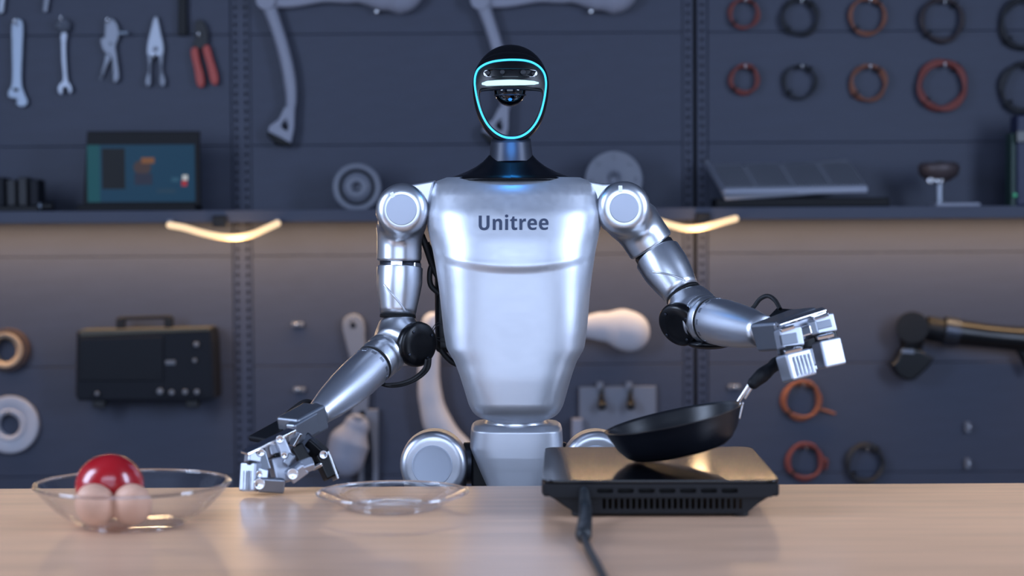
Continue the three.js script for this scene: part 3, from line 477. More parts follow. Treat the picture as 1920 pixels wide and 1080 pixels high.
{ // hand holding the pan
  const front = V(0.28, -0.1, 0.95), s = V(0.93, 0.28, -0.24).normalize(), up = V(-0.2, 0.95, 0.2);
  const palm = part(robot, 'hand', bone(W(1451, 620, 2.755), W(1500, 616, 2.69), 0.083, 0.046, up, 0.006), MAT.aluDark, 'grey three-fingered gripper hand holding the pan handle');
  part(palm, 'back_cover', (() => { const w = (x, y, z) => W(x, y, z), q = [w(1419, 617, 2.76), w(1456, 578, 2.82), w(1541, 583, 2.77), w(1458, 606, 2.67)], n = V(0, -0.02, 0), P = [], idx = [0, 1, 2, 0, 2, 3, 4, 6, 5, 4, 7, 6]; for (const p of q) P.push(...p.toArray()); for (const p of q) P.push(...p.clone().add(n).toArray()); for (let i = 0; i < 4; i++) { const j = (i + 1) % 4; idx.push(i, i + 4, j, j, i + 4, j + 4); } const g = new THREE.BufferGeometry(); g.setAttribute('position', new THREE.Float32BufferAttribute(P, 3)); g.setIndex(idx); const h = g.toNonIndexed(); h.computeVertexNormals(); return h; })(), MAT.blackMatte, 'black cover on the back of the hand');
  part(palm, 'knuckle_plate', bone(W(1458, 609, 2.665), W(1546, 581, 2.70), 0.012, 0.006, V(0, 1, 0.4), 0.0015), MAT.chrome);
  part(palm, 'knuckle_block', bone(W(1465, 622, 2.675), W(1540, 598, 2.705), 0.03, 0.02, front, 0.003), MAT.finger);
  seg(palm, [1505, 612, 2.66], [1510, 630, 2.66], 0.022, 0.012, front, MAT.chrome); seg(palm, [1520, 602, 2.675], [1526, 628, 2.675], 0.014, 0.012, front, MAT.aluDark);
  // near finger
  seg(palm, [1476, 616, 2.655], [1483, 652, 2.65], 0.036, 0.026, front, MAT.finger); seg(palm, [1477, 626, 2.642], [1481, 646, 2.64], 0.026, 0.008, front, MAT.aluDark, 0.001); seg(palm, [1483, 648, 2.648], [1485, 664, 2.646], 0.03, 0.024, front, MAT.black);
  seg(palm, [1486, 661, 2.645], [1500, 710, 2.64], 0.046, 0.032, V(0.45, -0.1, 0.9), MAT.finger, 0.004); seg(palm, [1463, 612, 2.665], [1468, 665, 2.66], 0.006, 0.03, front, MAT.aluDark);
  for (let i = 0; i < 5; i++) { const x = 1489 + i * 7; seg(palm, [x, 668 - i * 1.6, 2.6235 + i * 0.0028], [x + 11, 705 - i * 1.6, 2.619 + i * 0.0028], 0.0024, 0.003, front, MAT.chrome, 0.001, 'grip_rib'); }
  pin(palm, [1491, 655, 2.634], front, 0.0045, 0.003);
  // far finger
  seg(palm, [1538, 592, 2.70], [1546, 626, 2.695], 0.034, 0.026, front, MAT.finger); seg(palm, [1541, 602, 2.686], [1545, 616, 2.684], 0.026, 0.008, front, MAT.aluDark, 0.001); seg(palm, [1546, 622, 2.694], [1549, 640, 2.692], 0.03, 0.022, front, MAT.black);
  seg(palm, [1548, 637, 2.69], [1560, 688, 2.685], 0.038, 0.03, V(0.35, -0.1, 0.92), MAT.finger, 0.004); pin(palm, [1552, 629, 2.68], front, 0.0045, 0.003);
  seg(palm, [1531, 634, 2.672], [1563, 627, 2.677], 0.006, 0.008, front, MAT.chrome, 0.0015); seg(palm, [1470, 661, 2.627], [1503, 653, 2.632], 0.006, 0.008, front, MAT.chrome, 0.0015); seg(palm, [1463, 620, 2.637], [1489, 612, 2.642], 0.006, 0.008, front, MAT.chrome, 0.0015); seg(palm, [1524, 598, 2.68], [1552, 589, 2.687], 0.006, 0.008, front, MAT.chrome, 0.0015);
  // thumb behind the handle
  seg(palm, [1505, 628, 2.75], [1512, 656, 2.745], 0.026, 0.03, front, MAT.black); seg(palm, [1512, 654, 2.745], [1520, 688, 2.74], 0.024, 0.022, front, MAT.aluDark); seg(palm, [1521, 684, 2.742], [1523, 696, 2.74], 0.014, 0.018, front, MAT.finger);
}

// ---------------------------------------------------------------- things on the table
{ // induction cooker
  const zf = -2.418, cx = 0.2095, D = 0.372, hw = 0.164, at = V(cx, TABLE_Y, zf - D / 2);
  const o = thing('induction_cooker', 'black portable induction cooker with vents and a cord, under the frying pan', 'cooker', at);
  const y = TABLE_Y, rr = (w, d, r) => { const s = new THREE.Shape(); s.moveTo(-w + r, -d); s.lineTo(w - r, -d); s.quadraticCurveTo(w, -d, w, -d + r); s.lineTo(w, d - r); s.quadraticCurveTo(w, d, w - r, d); s.lineTo(-w + r, d); s.quadraticCurveTo(-w, d, -w, d - r); s.lineTo(-w, -d + r); s.quadraticCurveTo(-w, -d, -w + r, -d); return s; };
  const slab = (w, d, r, y0, h, b) => { const g = new THREE.ExtrudeGeometry(rr(w, d, r), { depth: h - 2 * b, bevelEnabled: true, bevelThickness: b, bevelSize: b, bevelOffset: -b, bevelSegments: 3, curveSegments: 12 }); g.rotateX(-Math.PI / 2); g.translate(cx, y0 + b, zf - D / 2); return g; };
  const face = (w0, w1, y0, y1, slots, z) => { const s = new THREE.Shape([[-w1, y1], [-w0, y0], [w0, y0], [w1, y1]].map(([a, b]) => new THREE.Vector2(a, b))); for (const [x, yy, a, b] of slots) { const p = new THREE.Path(), r = Math.min(a, b); p.moveTo(x - a + r, yy - b); p.lineTo(x + a - r, yy - b); p.absarc(x + a - r, yy - b + r, r, -Math.PI / 2, 0); p.lineTo(x + a, yy + b - r); p.absarc(x + a - r, yy + b - r, r, 0, Math.PI / 2); p.lineTo(x - a + r, yy + b); p.absarc(x - a + r, yy + b - r, r, Math.PI / 2, Math.PI); p.lineTo(x - a, yy - b + r); p.absarc(x - a + r, yy - b + r, r, Math.PI, 1.5 * Math.PI); s.holes.push(p); } const g = new THREE.ExtrudeGeometry(s, { depth: 0.004, bevelEnabled: false, curveSegments: 5 }); g.translate(cx, y, z); return g; };
  part(o, 'glass_top', slab(hw, D / 2, 0.022, y + 0.0485, 0.0045, 0.0012), MAT.cookerGlass, 'glossy black glass cooking surface');
  part(o, 'upper_body', slab(hw + 0.001, D / 2 - 0.012, 0.014, y + 0.029, 0.0195, 0.002).translate(0, 0, -0.01), MAT.cookerBody);
  for (const sx of [-1, 1]) part(o, 'corner_piece', box(cx + sx * (hw - 0.014) - 0.013, cx + sx * (hw - 0.014) + 0.013, y + 0.03, y + 0.0485, zf - 0.03, zf - 0.0005, 0.004), MAT.cookerBody);
  const s1 = []; for (let i = 0; i < 7; i++) s1.push([-0.077 + i * 0.0286, 0.0385, 0.0115, 0.0033]);
  part(o, 'upper_vent_panel', face(hw - 0.012, hw - 0.002, 0.0295, 0.048, s1, zf - 0.003), MAT.cookerBody);
  const tub = new THREE.CylinderGeometry(1, 0.82, 0.024, 4, 1); tub.rotateY(Math.PI / 4); tub.scale((hw - 0.008) * Math.SQRT2, 1, (D / 2 - 0.012) * Math.SQRT2); tub.translate(cx, y + 0.018, zf - D / 2 - 0.006); part(o, 'lower_body', tub, MAT.cookerBody);
  const s2 = []; for (let i = 0; i < 24; i++) s2.push([-0.078 + i * 0.0082, 0.0185, 0.0024, 0.0075]);
  part(o, 'lower_vent_panel', face(0.12, 0.148, 0.006, 0.0295, s2, zf - 0.016), MAT.cookerBody);
  for (const sx of [-1, 1]) for (const sz of [0.024, D - 0.1]) part(o, 'foot', cyl(V(cx + sx * 0.112, y, zf - sz), V(cx + sx * 0.112, y + 0.008, zf - sz), 0.011, 20), MAT.rubber);
  part(o, 'bottom_rail', box(cx - 0.115, cx + 0.115, y + 0.004, y + 0.0075, zf - 0.022, zf - 0.012, 0.001), MAT.cookerBody);
  // cord leaving the front
  const c0 = W(1104, 925, 2.40), c1 = W(1107, 955, 2.375), c2 = onPlane(1111, 1003, TABLE_Y + 0.0115), c3 = onPlane(1124, 1030, TABLE_Y + 0.006), c4 = onPlane(1145, 1058, TABLE_Y + 0.006), c5 = onPlane(1176, 1100, TABLE_Y + 0.006), c6 = onPlane(1260, 1190, TABLE_Y + 0.006);
  part(o, 'cord_relief', sweep([V(c0.x, c0.y, zf - 0.004), c0, c1, c2], [0.006, 0.007, 0.009, 0.0105], 1, 16, 40), MAT.cord); part(o, 'power_cord', tube([c1, c2, c3, c4, c5, c6], 0.005, 60, 12), MAT.cord);
  o.rotation.y = -0.03;
}
{ // frying pan, tipped up by its handle
  const contact = onPlane(1190, 866, TABLE_Y + 0.0535), tilt = 12.3 * RAD, ct = Math.cos(tilt), st = Math.sin(tilt), rim = contact.clone().add(V(0.07 * ct - 0.05 * st, 0.07 * st + 0.05 * ct, 0));
  const o = thing('frying_pan', 'black frying pan with a steel-rod handle, tipped up off the cooker by the robot', 'frying pan', rim), q = new THREE.Quaternion().setFromAxisAngle(V(0, 0, 1), tilt);
  const put = (g) => { g.applyQuaternion(q); g.translate(rim.x, rim.y, rim.z); return g; }, lat = (p) => put(new THREE.LatheGeometry(p.map(([r, yy]) => new THREE.Vector2(Math.max(r, 1e-5), yy)), 72));
  part(o, 'pan_body', lat([[0, -0.05], [0.062, -0.05], [0.07, -0.0485], [0.08, -0.042], [0.091, -0.028], [0.098, -0.012], [0.1025, -0.001], [0.1045, 0.0005], [0.1045, 0.002]]), MAT.pan);
  part(o, 'pan_inside', lat([[0.1045, 0.002], [0.102, 0.0018], [0.0995, -0.002], [0.095, -0.013], [0.088, -0.028], [0.078, -0.041], [0.068, -0.0465], [0, -0.047]]), MAT.panIn, 'dark non-stick inside');
  const m0 = W(1389, 751, 2.655), m1 = W(1415, 711, 2.65), m2 = W(1470, 664, 2.655);
  for (const dx of [-0.0045, 0.0045]) { const k = V(dx, dx * 0.6, 0); part(o, 'handle_rod', cyl(m0.clone().add(k), m1.clone().add(k).addScaledVector(m1.clone().sub(m0).normalize(), 0.008), 0.0032, 16), MAT.steel); }
  part(o, 'handle_mount', bone(rim.clone().add(V(0.099 * ct, 0.099 * st - 0.022, 0)), rim.clone().add(V(0.105 * ct, 0.105 * st + 0.002, 0)), 0.012, 0.006, V(1, 0, 0.3), 0.002), MAT.steel);
  part(o, 'handle_grip', sweep([W(1413, 718, 2.65), W(1430, 703, 2.652), W(1446, 690, 2.668), W(1458, 682, 2.69), W(1484, 686, 2.704)], [0.0095, 0.0115, 0.0095, 0.011, 0.010], 0.8, 16, 40), MAT.blackMatte, 'black handle grip');
}
{ // glass bowl, tomato, eggs
  const c = onPlane(250, 984, TABLE_Y);
  const o = thing('glass_bowl', 'wide clear glass bowl holding a red tomato and two eggs', 'bowl', c);
  const prof = [[0, 0.001], [0.06, 0.001], [0.066, 0.0], [0.072, 0.003], [0.09, 0.014], [0.106, 0.027], [0.12, 0.042], [0.1305, 0.0545], [0.132, 0.056], [0.131, 0.057], [0.1285, 0.056], [0.118, 0.044], [0.104, 0.0295], [0.088, 0.0165], [0.07, 0.0068], [0.06, 0.005], [0, 0.005]];
  const g = new THREE.LatheGeometry(prof.map(([r, y]) => new THREE.Vector2(Math.max(r, 1e-5), y)), 96); g.translate(c.x, c.y, c.z); part(o, 'bowl_shell', g, MAT.glass); part(o, 'bowl_rim', new THREE.TorusGeometry(0.1312, 0.0019, 12, 120).rotateX(Math.PI / 2).translate(c.x, c.y + 0.0572, c.z), MAT.glassRim); part(o, 'bowl_foot', new THREE.TorusGeometry(0.0655, 0.0016, 10, 96).rotateX(Math.PI / 2).translate(c.x, c.y + 0.0017, c.z), MAT.glassRim);
  const inner = table1(prof.slice(9).reverse()), settle = (geo) => { const p = geo.attributes.position; let up = -1; for (let i = 0; i < p.count; i++) up = Math.max(up, inner(Math.hypot(p.getX(i) - c.x, p.getZ(i) - c.z)) + TABLE_Y - p.getY(i)); geo.translate(0, up + 0.0006, 0); return geo; };
  const tc = W(205, 906, 2.405); tc.y = TABLE_Y + 0.006 + 0.0415;
  const t = thing('tomato', 'round red tomato lying behind two eggs in the glass bowl', 'tomato', tc.clone().setY(TABLE_Y + 0.006));
  const tm = new THREE.SphereGeometry(1, 64, 48), tp = tm.attributes.position; for (let i = 0; i < tp.count; i++) { const x = tp.getX(i), y = tp.getY(i), z = tp.getZ(i), a = Math.atan2(z, x), rad = 1 + 0.012 * Math.cos(5 * a) * (1 - y * y), dip = 0.10 * Math.exp(-((1 - Math.abs(y)) / 0.06)); tp.setXYZ(i, x * rad * 0.0465, (y - Math.sign(y) * dip) * 0.0425, z * rad * 0.0465); } tm.rotateZ(0.25); tm.rotateX(-0.9); tm.computeVertexNormals(); tm.translate(tc.x, tc.y, tc.z); settle(tm); part(t, 'fruit', tm, MAT.tomato);
  const sp = tc.clone().add(V(-0.01, 0.022, -0.033).normalize().multiplyScalar(0.039)); part(t, 'stalk', cyl(sp, sp.clone().add(V(-0.003, 0.004, -0.008)), 0.003, 10), MAT.stalk);
  for (const [px, py, Z, tilt, label] of [[178, 951, 2.335, 0.25, 'pale brown egg in the bowl, next to the bowl side away from the robot hand'], [247, 946, 2.345, -0.2, 'pale brown egg in the bowl, on the side of the robot hand']]) {
    const ec = W(px, py, Z); ec.y = TABLE_Y + 0.0065 + 0.0275 + (px < 200 ? 0 : 0.001); const e = thing('egg', label, 'egg', ec.clone().setY(TABLE_Y + 0.0065), 'eggs in the bowl');
    const s = new THREE.SphereGeometry(1, 40, 32), q = s.attributes.position; for (let i = 0; i < q.count; i++) { const y = q.getY(i), k = 1 - 0.12 * y; q.setXYZ(i, q.getX(i) * 0.0265 * k, y * 0.031, q.getZ(i) * 0.0265 * k); } s.rotateZ(tilt); s.rotateX(0.75); s.computeVertexNormals(); s.translate(ec.x, ec.y, ec.z); settle(s); part(e, 'eggshell', s, MAT.egg);
  }
  const pc = onPlane(736, 951, TABLE_Y), pl = thing('glass_plate', 'shallow clear glass plate lying empty between the bowl and the cooker', 'plate', pc);
  const pp = [[0, 0.001], [0.06, 0.001], [0.064, 0], [0.068, 0.002], [0.085, 0.010], [0.1, 0.0175], [0.108, 0.0205], [0.1092, 0.0215], [0.108, 0.0228], [0.099, 0.0205], [0.083, 0.0135], [0.066, 0.0055], [0.06, 0.004], [0, 0.004]];
  const pg = new THREE.LatheGeometry(pp.map(([r, y]) => new THREE.Vector2(Math.max(r, 1e-5), y)), 96); pg.translate(pc.x, pc.y, pc.z); part(pl, 'plate_shell', pg, MAT.glass); part(pl, 'plate_rim', new THREE.TorusGeometry(0.1088, 0.0016, 12, 120).rotateX(Math.PI / 2).translate(pc.x, pc.y + 0.022, pc.z), MAT.glassRim); part(pl, 'plate_foot', new THREE.TorusGeometry(0.0635, 0.0014, 10, 96).rotateX(Math.PI / 2).translate(pc.x, pc.y + 0.0016, pc.z), MAT.glassRim);
}

// ---------------------------------------------------------------- tool wall
const PZ = WALL_Z; // face of the panels
const hung = (name, label, category, px, py, group) => thing(name, label, category, W(px, py, PZ), group);
const hook = (o, px, py, L = 0.03) => { const p = W(px, py, PZ), a = V(p.x, p.y, -PZ + 0.0005), b = V(p.x, p.y, -PZ + L); part(o, 'hook', join(cyl(a, b, 0.0025, 10), cyl(b, b.clone().add(V(0, 0.01, 0.002)), 0.0025, 10)), MAT.steel); };
const Zt = PZ - 0.022;
{ let o = hung('wrench', 'long flat grey wrench with an angled open jaw hanging by its eye', 'wrench', 32, 120);
  part(o, 'shank', plate([[22, 45], [26, 37], [33, 35], [40, 38], [43, 46], [42, 90], [41, 160], [47, 178], [52, 190], [48, 198], [38, 200], [30, 194], [32, 186], [24, 184], [16, 182], [15, 172], [21, 160], [22, 90]], Zt, 0.008, 0.002, true, [circlePx(32, 46, 4), circlePx(29, 169, 5, 16, 4)]), MAT.toolGrey); part(o, 'worm_screw', bone(W(25, 168, Zt - 0.002), W(34, 169, Zt - 0.002), 0.009, 0.01, CAMDIR, 0.003), MAT.darkTool); hook(o, 32, 46);
  o = hung('ratchet_wrench', 'small chrome ratchet wrench with a round head and open lower jaw', 'wrench', 119, 105);
  part(o, 'ratchet_head', cyl(W(119, 48, Zt + 0.012), W(119, 48, Zt - 0.004), 0.019), MAT.gunmetal); part(o, 'shank', plate([[117, 60], [123, 60], [126, 68], [124, 76], [124, 110], [128, 152], [133, 160], [135, 170], [130, 176], [125, 164], [119, 164], [116, 178], [110, 174], [108, 164], [112, 156], [117, 152], [115, 110], [114, 76], [113, 68]], Zt, 0.007, 0.002, true), MAT.toolChrome); part(o, 'lever', cyl(W(107, 49, Zt), W(111, 46, Zt - 0.008), 0.007), MAT.toolChrome); hook(o, 119, 40);
  o = hung('locking_pliers', 'grey locking pliers with a side screw and crossed handles', 'pliers', 208, 95);
  part(o, 'jaw_body', plate([[198, 36], [208, 34], [217, 40], [223, 55], [222, 72], [217, 85], [220, 110], [222, 150], [213, 155], [211, 130], [207, 105], [198, 100], [190, 88], [188, 72], [194, 70], [196, 55]], Zt, 0.012, 0.003, true, [circlePx(207, 82, 4.5)]), MAT.toolDull); part(o, 'handle', plate([[200, 98], [208, 106], [200, 124], [194, 140], [187, 150], [189, 138], [194, 120]], Zt + 0.004, 0.006, 0.002, true), MAT.toolDull); part(o, 'adjust_screw', cyl(W(222, 62, Zt), W(241, 62, Zt), 0.0055, 16), MAT.toolGrey); hook(o, 206, 44);
  o = hung('pliers', 'bright long-nose pliers with grey handles hanging nose up', 'pliers', 291, 95);
  part(o, 'jaws', plate([[287, 36], [290, 31], [294, 31], [297, 38], [302, 62], [307, 88], [305, 104], [299, 108], [291, 104], [283, 107], [276, 103], [275, 88], [280, 62]], Zt, 0.012, 0.003, true), MAT.toolChrome); part(o, 'pivot', cyl(W(291, 92, Zt), W(291, 92, Zt - 0.004), 0.007, 18), MAT.toolDull); for (const s of [-1, 1]) part(o, 'handle', plate([[291 + s * 7, 102], [291 + s * 14, 104], [291 + s * 13, 130], [291 + s * 19, 152], [291 + s * 15, 163], [291 + s * 9, 158], [291 + s * 9, 130]], Zt, 0.01, 0.003, true), MAT.toolDull); hook(o, 291, 110);
  o = hung('cable_cutters', 'cutters with black blades and two red handles', 'cutters', 380, 100);
  part(o, 'blades', plate([[366, 42], [374, 36], [384, 44], [390, 66], [386, 88], [372, 92], [362, 86], [366, 70]], Zt, 0.008, 0.002, true), MAT.darkTool); for (const pts of [[[358, 92], [368, 88], [374, 112], [383, 152], [380, 163], [371, 162], [364, 130]], [[380, 88], [390, 84], [399, 110], [409, 148], [405, 159], [397, 157], [388, 124]]]) part(o, 'handle', plate(pts, Zt - 0.004, 0.014, 0.004, true), MAT.redGrip, 'red handle'); hook(o, 376, 70);
  o = hung('file_handle', 'black flat tool shaft hanging beside the red-handled cutters', 'tool', 341, 20); part(o, 'shaft', plate([[334, -60], [349, -60], [350, 66], [333, 66]], Zt, 0.02, 0.003), MAT.blackMatte);
  o = hung('screwdriver', 'bright slanted steel tool tip hanging at the corner above the wrench', 'tool', 3, 8); part(o, 'shaft', plate([[2, -40], [14, -40], [6, 24], [-4, 26]], Zt, 0.012, 0.003), MAT.toolChrome);
  o = hung('hex_key', 'thin grey slanted tool tip hanging above the ratchet wrench', 'tool', 87, 8); part(o, 'shaft', plate([[88, -40], [98, -40], [88, 22], [80, 22]], Zt, 0.008, 0.002), MAT.toolDull);
}
// robot-dog legs hanging on the upper wall
function dogLeg(dx, label) {
  const o = hung('quadruped_limb', label, 'robot leg', 520 + dx, 60, 'robot legs on the upper wall'), P = (x, y, z = PZ - 0.035) => W(x + dx, y, z);
  part(o, 'shin', sweep([P(503, 8), P(518, 50), P(533, 100), P(543, 150), P(546, 190), P(541, 228)], [0.019, 0.017, 0.017, 0.017, 0.0145, 0.008].map((r) => r), 0.75, 18, 60), MAT.whitePlastic, 'pale grey curved shin');
  part(o, 'foot_frame', plate([[534, 200], [552, 200], [551, 240], [545, 268], [502, 246], [505, 236], [522, 224]].map(([x, y]) => [x + dx, y]), PZ - 0.045, 0.022, 0.003, false, [[[531, 224], [541, 220], [540, 248], [524, 238]].map(([x, y]) => [x + dx, y])]), MAT.whitePlastic);
  part(o, 'rubber_foot', sweep([P(506, 252), P(524, 264), P(541, 270)], [0.008, 0.013, 0.008], 1.2, 14, 24), MAT.rubber, 'black rubber sole');
  part(o, 'knee', cyl(P(498, 0, PZ - 0.001), P(498, 0, PZ - 0.06), 0.026), MAT.whitePlastic); part(o, 'thigh', sweep([P(498, 0), P(540, 4), P(600, -6), P(660, -14), P(715, -22), P(745, -26)], [0.018, 0.015, 0.016, 0.028, 0.06, 0.075], 0.55, 20, 60), MAT.whitePlastic); part(o, 'peg', cyl(P(706, 22, PZ - 0.0005), P(706, 22, PZ - 0.03), 0.006), MAT.steel);
}
dogLeg(0, 'pale grey robot leg with black sole hanging on the open wall near the laptop'); dogLeg(402, 'pale grey robot leg with black sole hanging partly behind the robot head');
// wire coils
function coil(px, py, r, mat, name, label, turns = 4, thick = 0.0035, tail, group = 'wire coils on the wall') {
  const o = hung(name, label, 'wire coil', px, py, group), pts = [], k = PZ / FPX, n = turns * 26;
  const c = W(px, py, PZ - 0.014), ph = rnd() * 6;
  for (let i = 0; i <= n; i++) { const a = i / 26 * 2 * Math.PI + ph, t = i / n, rr = r * k * (0.92 + 0.04 * Math.sin(i * 0.77 + ph) + 0.05 * Math.sin(i * 0.21)); pts.push(V(c.x + rr * Math.cos(a), c.y + rr * Math.sin(a) * 1.02, -PZ + 0.006 + thick + 0.016 * t)); }
  part(o, 'wire', new THREE.TubeGeometry(new THREE.CatmullRomCurve3(pts), n * 3, thick, 7, false), mat);
  if (tail) part(o, 'wire_end', tube(tail.map(([x, y]) => W(x, y, PZ - 0.012)), thick, 20, 7), mat);
  for (const a of [0.9, 3.9]) { const p = V(c.x + r * k * 0.9 * Math.cos(a), c.y + r * k * 0.9 * Math.sin(a), c.z), t = V(-Math.sin(a), Math.cos(a), 0); part(o, 'tie', bone(p.clone().addScaledVector(t, -0.003), p.clone().addScaledVector(t, 0.003), r * k * 0.25 + 2 * thick, 0.03, CAMDIR, 0.003), MAT.blackMatte); }
  hook(o, px, py - r * 0.72, 0.034);
}
coil(1395, 25, 28, MAT.coilRed, 'red_wire_coil', 'small thin red wire coil, upper of the two small red ones', 4, 0.003); coil(1395, 149, 27, MAT.coilRed, 'red_wire_coil', 'small red wire coil hanging above the metal keyboard-like block', 6, 0.0035);
coil(1500, 33, 35, MAT.coilBlack, 'black_wire_coil', 'medium black wire coil between red and orange coils, upper row', 5, 0.0035); coil(1500, 153, 32, MAT.coilBlack, 'black_wire_coil', 'thin loose black wire coil between red and orange coils, lower row', 3, 0.003);
coil(1627, 31, 35, MAT.coilOrange, 'orange_wire_coil', 'dull orange wire coil of the upper row', 5, 0.0032); coil(1627, 155, 34, MAT.coilOrange, 'orange_wire_coil', 'dull orange wire coil in the row above the shelf', 4, 0.0035);
coil(1766, 38, 41, MAT.coilDark, 'brown_wire_coil', 'dark brown wire coil hanging above the thick red one', 6, 0.004); coil(1766, 160, 46, MAT.coilRed, 'thick_red_wire_coil', 'thick red wire coil with dark ties, above the sensor on the shelf', 9, 0.005);
coil(1921, 45, 48, MAT.coilBlack, 'large_black_wire_coil', 'large thick black wire coil at the end of the upper row', 6, 0.0045); coil(1921, 165, 47, MAT.coilBlack, 'large_black_wire_coil', 'large thick black wire coil at the end of the lower row', 6, 0.0045);
coil(1502, 750, 36, MAT.coilCopper, 'copper_wire_coil', 'bright copper wire coil below the gripping robot hand', 6, 0.004, [[1530, 765], [1548, 770], [1566, 776]]); coil(1508, 865, 34, MAT.coilRed, 'copper_wire_coil', 'dull red-copper wire coil just above the table edge', 6, 0.004, [[1535, 868], [1550, 862], [1548, 880]]); coil(1622, 868, 36, MAT.coilBlack, 'black_wire_coil', 'black wire coil hanging just above the table edge', 6, 0.004);
// tape, ring
{ let o = hung('tape_roll', 'brown tape roll with a dark outer edge hanging near the oscilloscope', 'tape', 18, 655); const c = (x, y, z) => W(x, y, z), k = PZ / FPX;
  const ring = (cx, cy, r0, r1, z0, z1, b = 0.002) => { const a = W(cx, cy, PZ); return lathe(V(a.x, a.y, -PZ + z0), V(a.x, a.y, 9), [[0, r0 * k], [0, r1 * k - b], [b, r1 * k], [z1 - z0 - b, r1 * k], [z1 - z0, r1 * k - b], [z1 - z0, r0 * k], [0, r0 * k]], 56); };
  part(o, 'tape', ring(18, 655, 27, 40, 0.001, 0.034), MAT.tapeDark); part(o, 'core', ring(17, 655, 22, 33, 0.002, 0.045), MAT.tapeCore); hook(o, 18, 630, 0.04);
  o = hung('white_ring', 'large matte white plastic ring disc hanging below the tape roll', 'ring', 22, 795); part(o, 'ring_body', ring(22, 795, 21, 54, 0.001, 0.025, 0.004), MAT.softWhite); part(o, 'inner_flange', ring(22, 795, 21, 30, 0.02, 0.03, 0.002), MAT.softWhite); hook(o, 22, 774, 0.036);
  // round motors standing on the shelf
  o = thing('motor_housing', 'round dark motor with a grey stepped face on the shelf beside the robot shoulder', 'motor', V(W(668, 345, 4.68).x, shelfTop, -4.68)); const kk = 4.68 / FPX, m = W(672, 352, 4.70), L = (p, z) => lathe(V(m.x, m.y, -4.70 + z), V(m.x, m.y, 9), p.map(([d, r]) => [d, r * kk]), 64), mr = (m.y - shelfTop) / kk;
  part(o, 'rim', L([[0, 0], [0, mr - 2], [0.004, mr], [0.045, mr], [0.05, mr - 3], [0.05, mr - 14], [0.03, mr - 16]], 0), MAT.scope); part(o, 'face', L([[0, 46], [0.02, 46], [0.026, 43], [0.026, 36], [0.018, 33], [0.02, 25], [0.034, 22], [0.036, 12], [0.03, 8], [0.012, 7], [0.012, 0]], 0.03), MAT.greyPlastic);
  o = thing('motor_disc', 'large pale grey motor disc on the shelf behind the raised robot shoulder', 'motor', V(W(1150, 335, 4.68).x, shelfTop, -4.68)); const n = W(1150, 337, 4.70), nr = (n.y - shelfTop) / kk, L2 = (p, z) => lathe(V(n.x, n.y, -4.70 + z), V(n.x, n.y, 9), p.map(([d, r]) => [d, r * kk]), 64);
  part(o, 'disc', L2([[0, 0], [0, nr - 2], [0.003, nr], [0.026, nr], [0.03, nr - 3], [0.03, 24], [0.036, 22], [0.036, 12], [0.02, 10], [0.02, 0]], 0), MAT.greyPlastic); for (let i = 0; i < 8; i++) { const a = i * Math.PI / 4, p = V(n.x + Math.cos(a) * 42 * kk, n.y + Math.sin(a) * 42 * kk, -4.67); part(o, 'bolt', cyl(p, p.clone().add(V(0, 0, 0.004)), 0.005, 12), MAT.toolDull); }
}
{ // oscilloscope
  const o = hung('oscilloscope', 'dark bench oscilloscope with top handle and knobs hanging on the wall', 'oscilloscope', 272, 680), Z = PZ - 0.11;
  part(o, 'case', plate([[143, 622], [396, 617], [400, 640], [404, 746], [396, 751], [147, 752], [141, 742]], Z, 0.108, 0.006), MAT.scope);
  part(o, 'top_trim', plate([[150, 619], [394, 614], [394, 621], [150, 631]], Z - 0.003, 0.09, 0.002), MAT.scopeYellow); part(o, 'screen', plate([[149, 634], [306, 631], [306, 714], [149, 714]], Z - 0.004, 0.006, 0.002), MAT.scopeFace); part(o, 'control_panel', plate([[309, 628], [394, 626], [398, 742], [309, 744]], Z - 0.003, 0.005, 0.001), MAT.scope);
  part(o, 'handle', join(bone(W(227, 620, Z + 0.04), W(227, 596, Z + 0.04), 0.024, 0.02, CAMDIR, 0.004), bone(W(317, 618, Z + 0.04), W(317, 594, Z + 0.04), 0.024, 0.02, CAMDIR, 0.004), bone(W(222, 597, Z + 0.04), W(322, 594, Z + 0.04), 0.010, 0.018, CAMDIR, 0.004)), MAT.blackMatte);
  for (const [x, y, r] of [[368, 646, 5], [365, 676, 4], [300, 734, 6], [322, 736, 5], [347, 735, 5], [369, 735, 5], [182, 738, 4]]) part(o, 'knob', cyl(W(x, y, Z), W(x, y, Z - 0.016), r * 0.0014, 18), MAT.knob);
  part(o, 'button_row', plate([[310, 676], [328, 676], [328, 684], [310, 684]], Z - 0.006, 0.004, 0.001), MAT.knob); for (const x of [187, 362]) part(o, 'foot', bone(W(x, 750, Z + 0.02), W(x, 764, Z + 0.02), 0.034, 0.03, CAMDIR, 0.004), MAT.rubber);
}
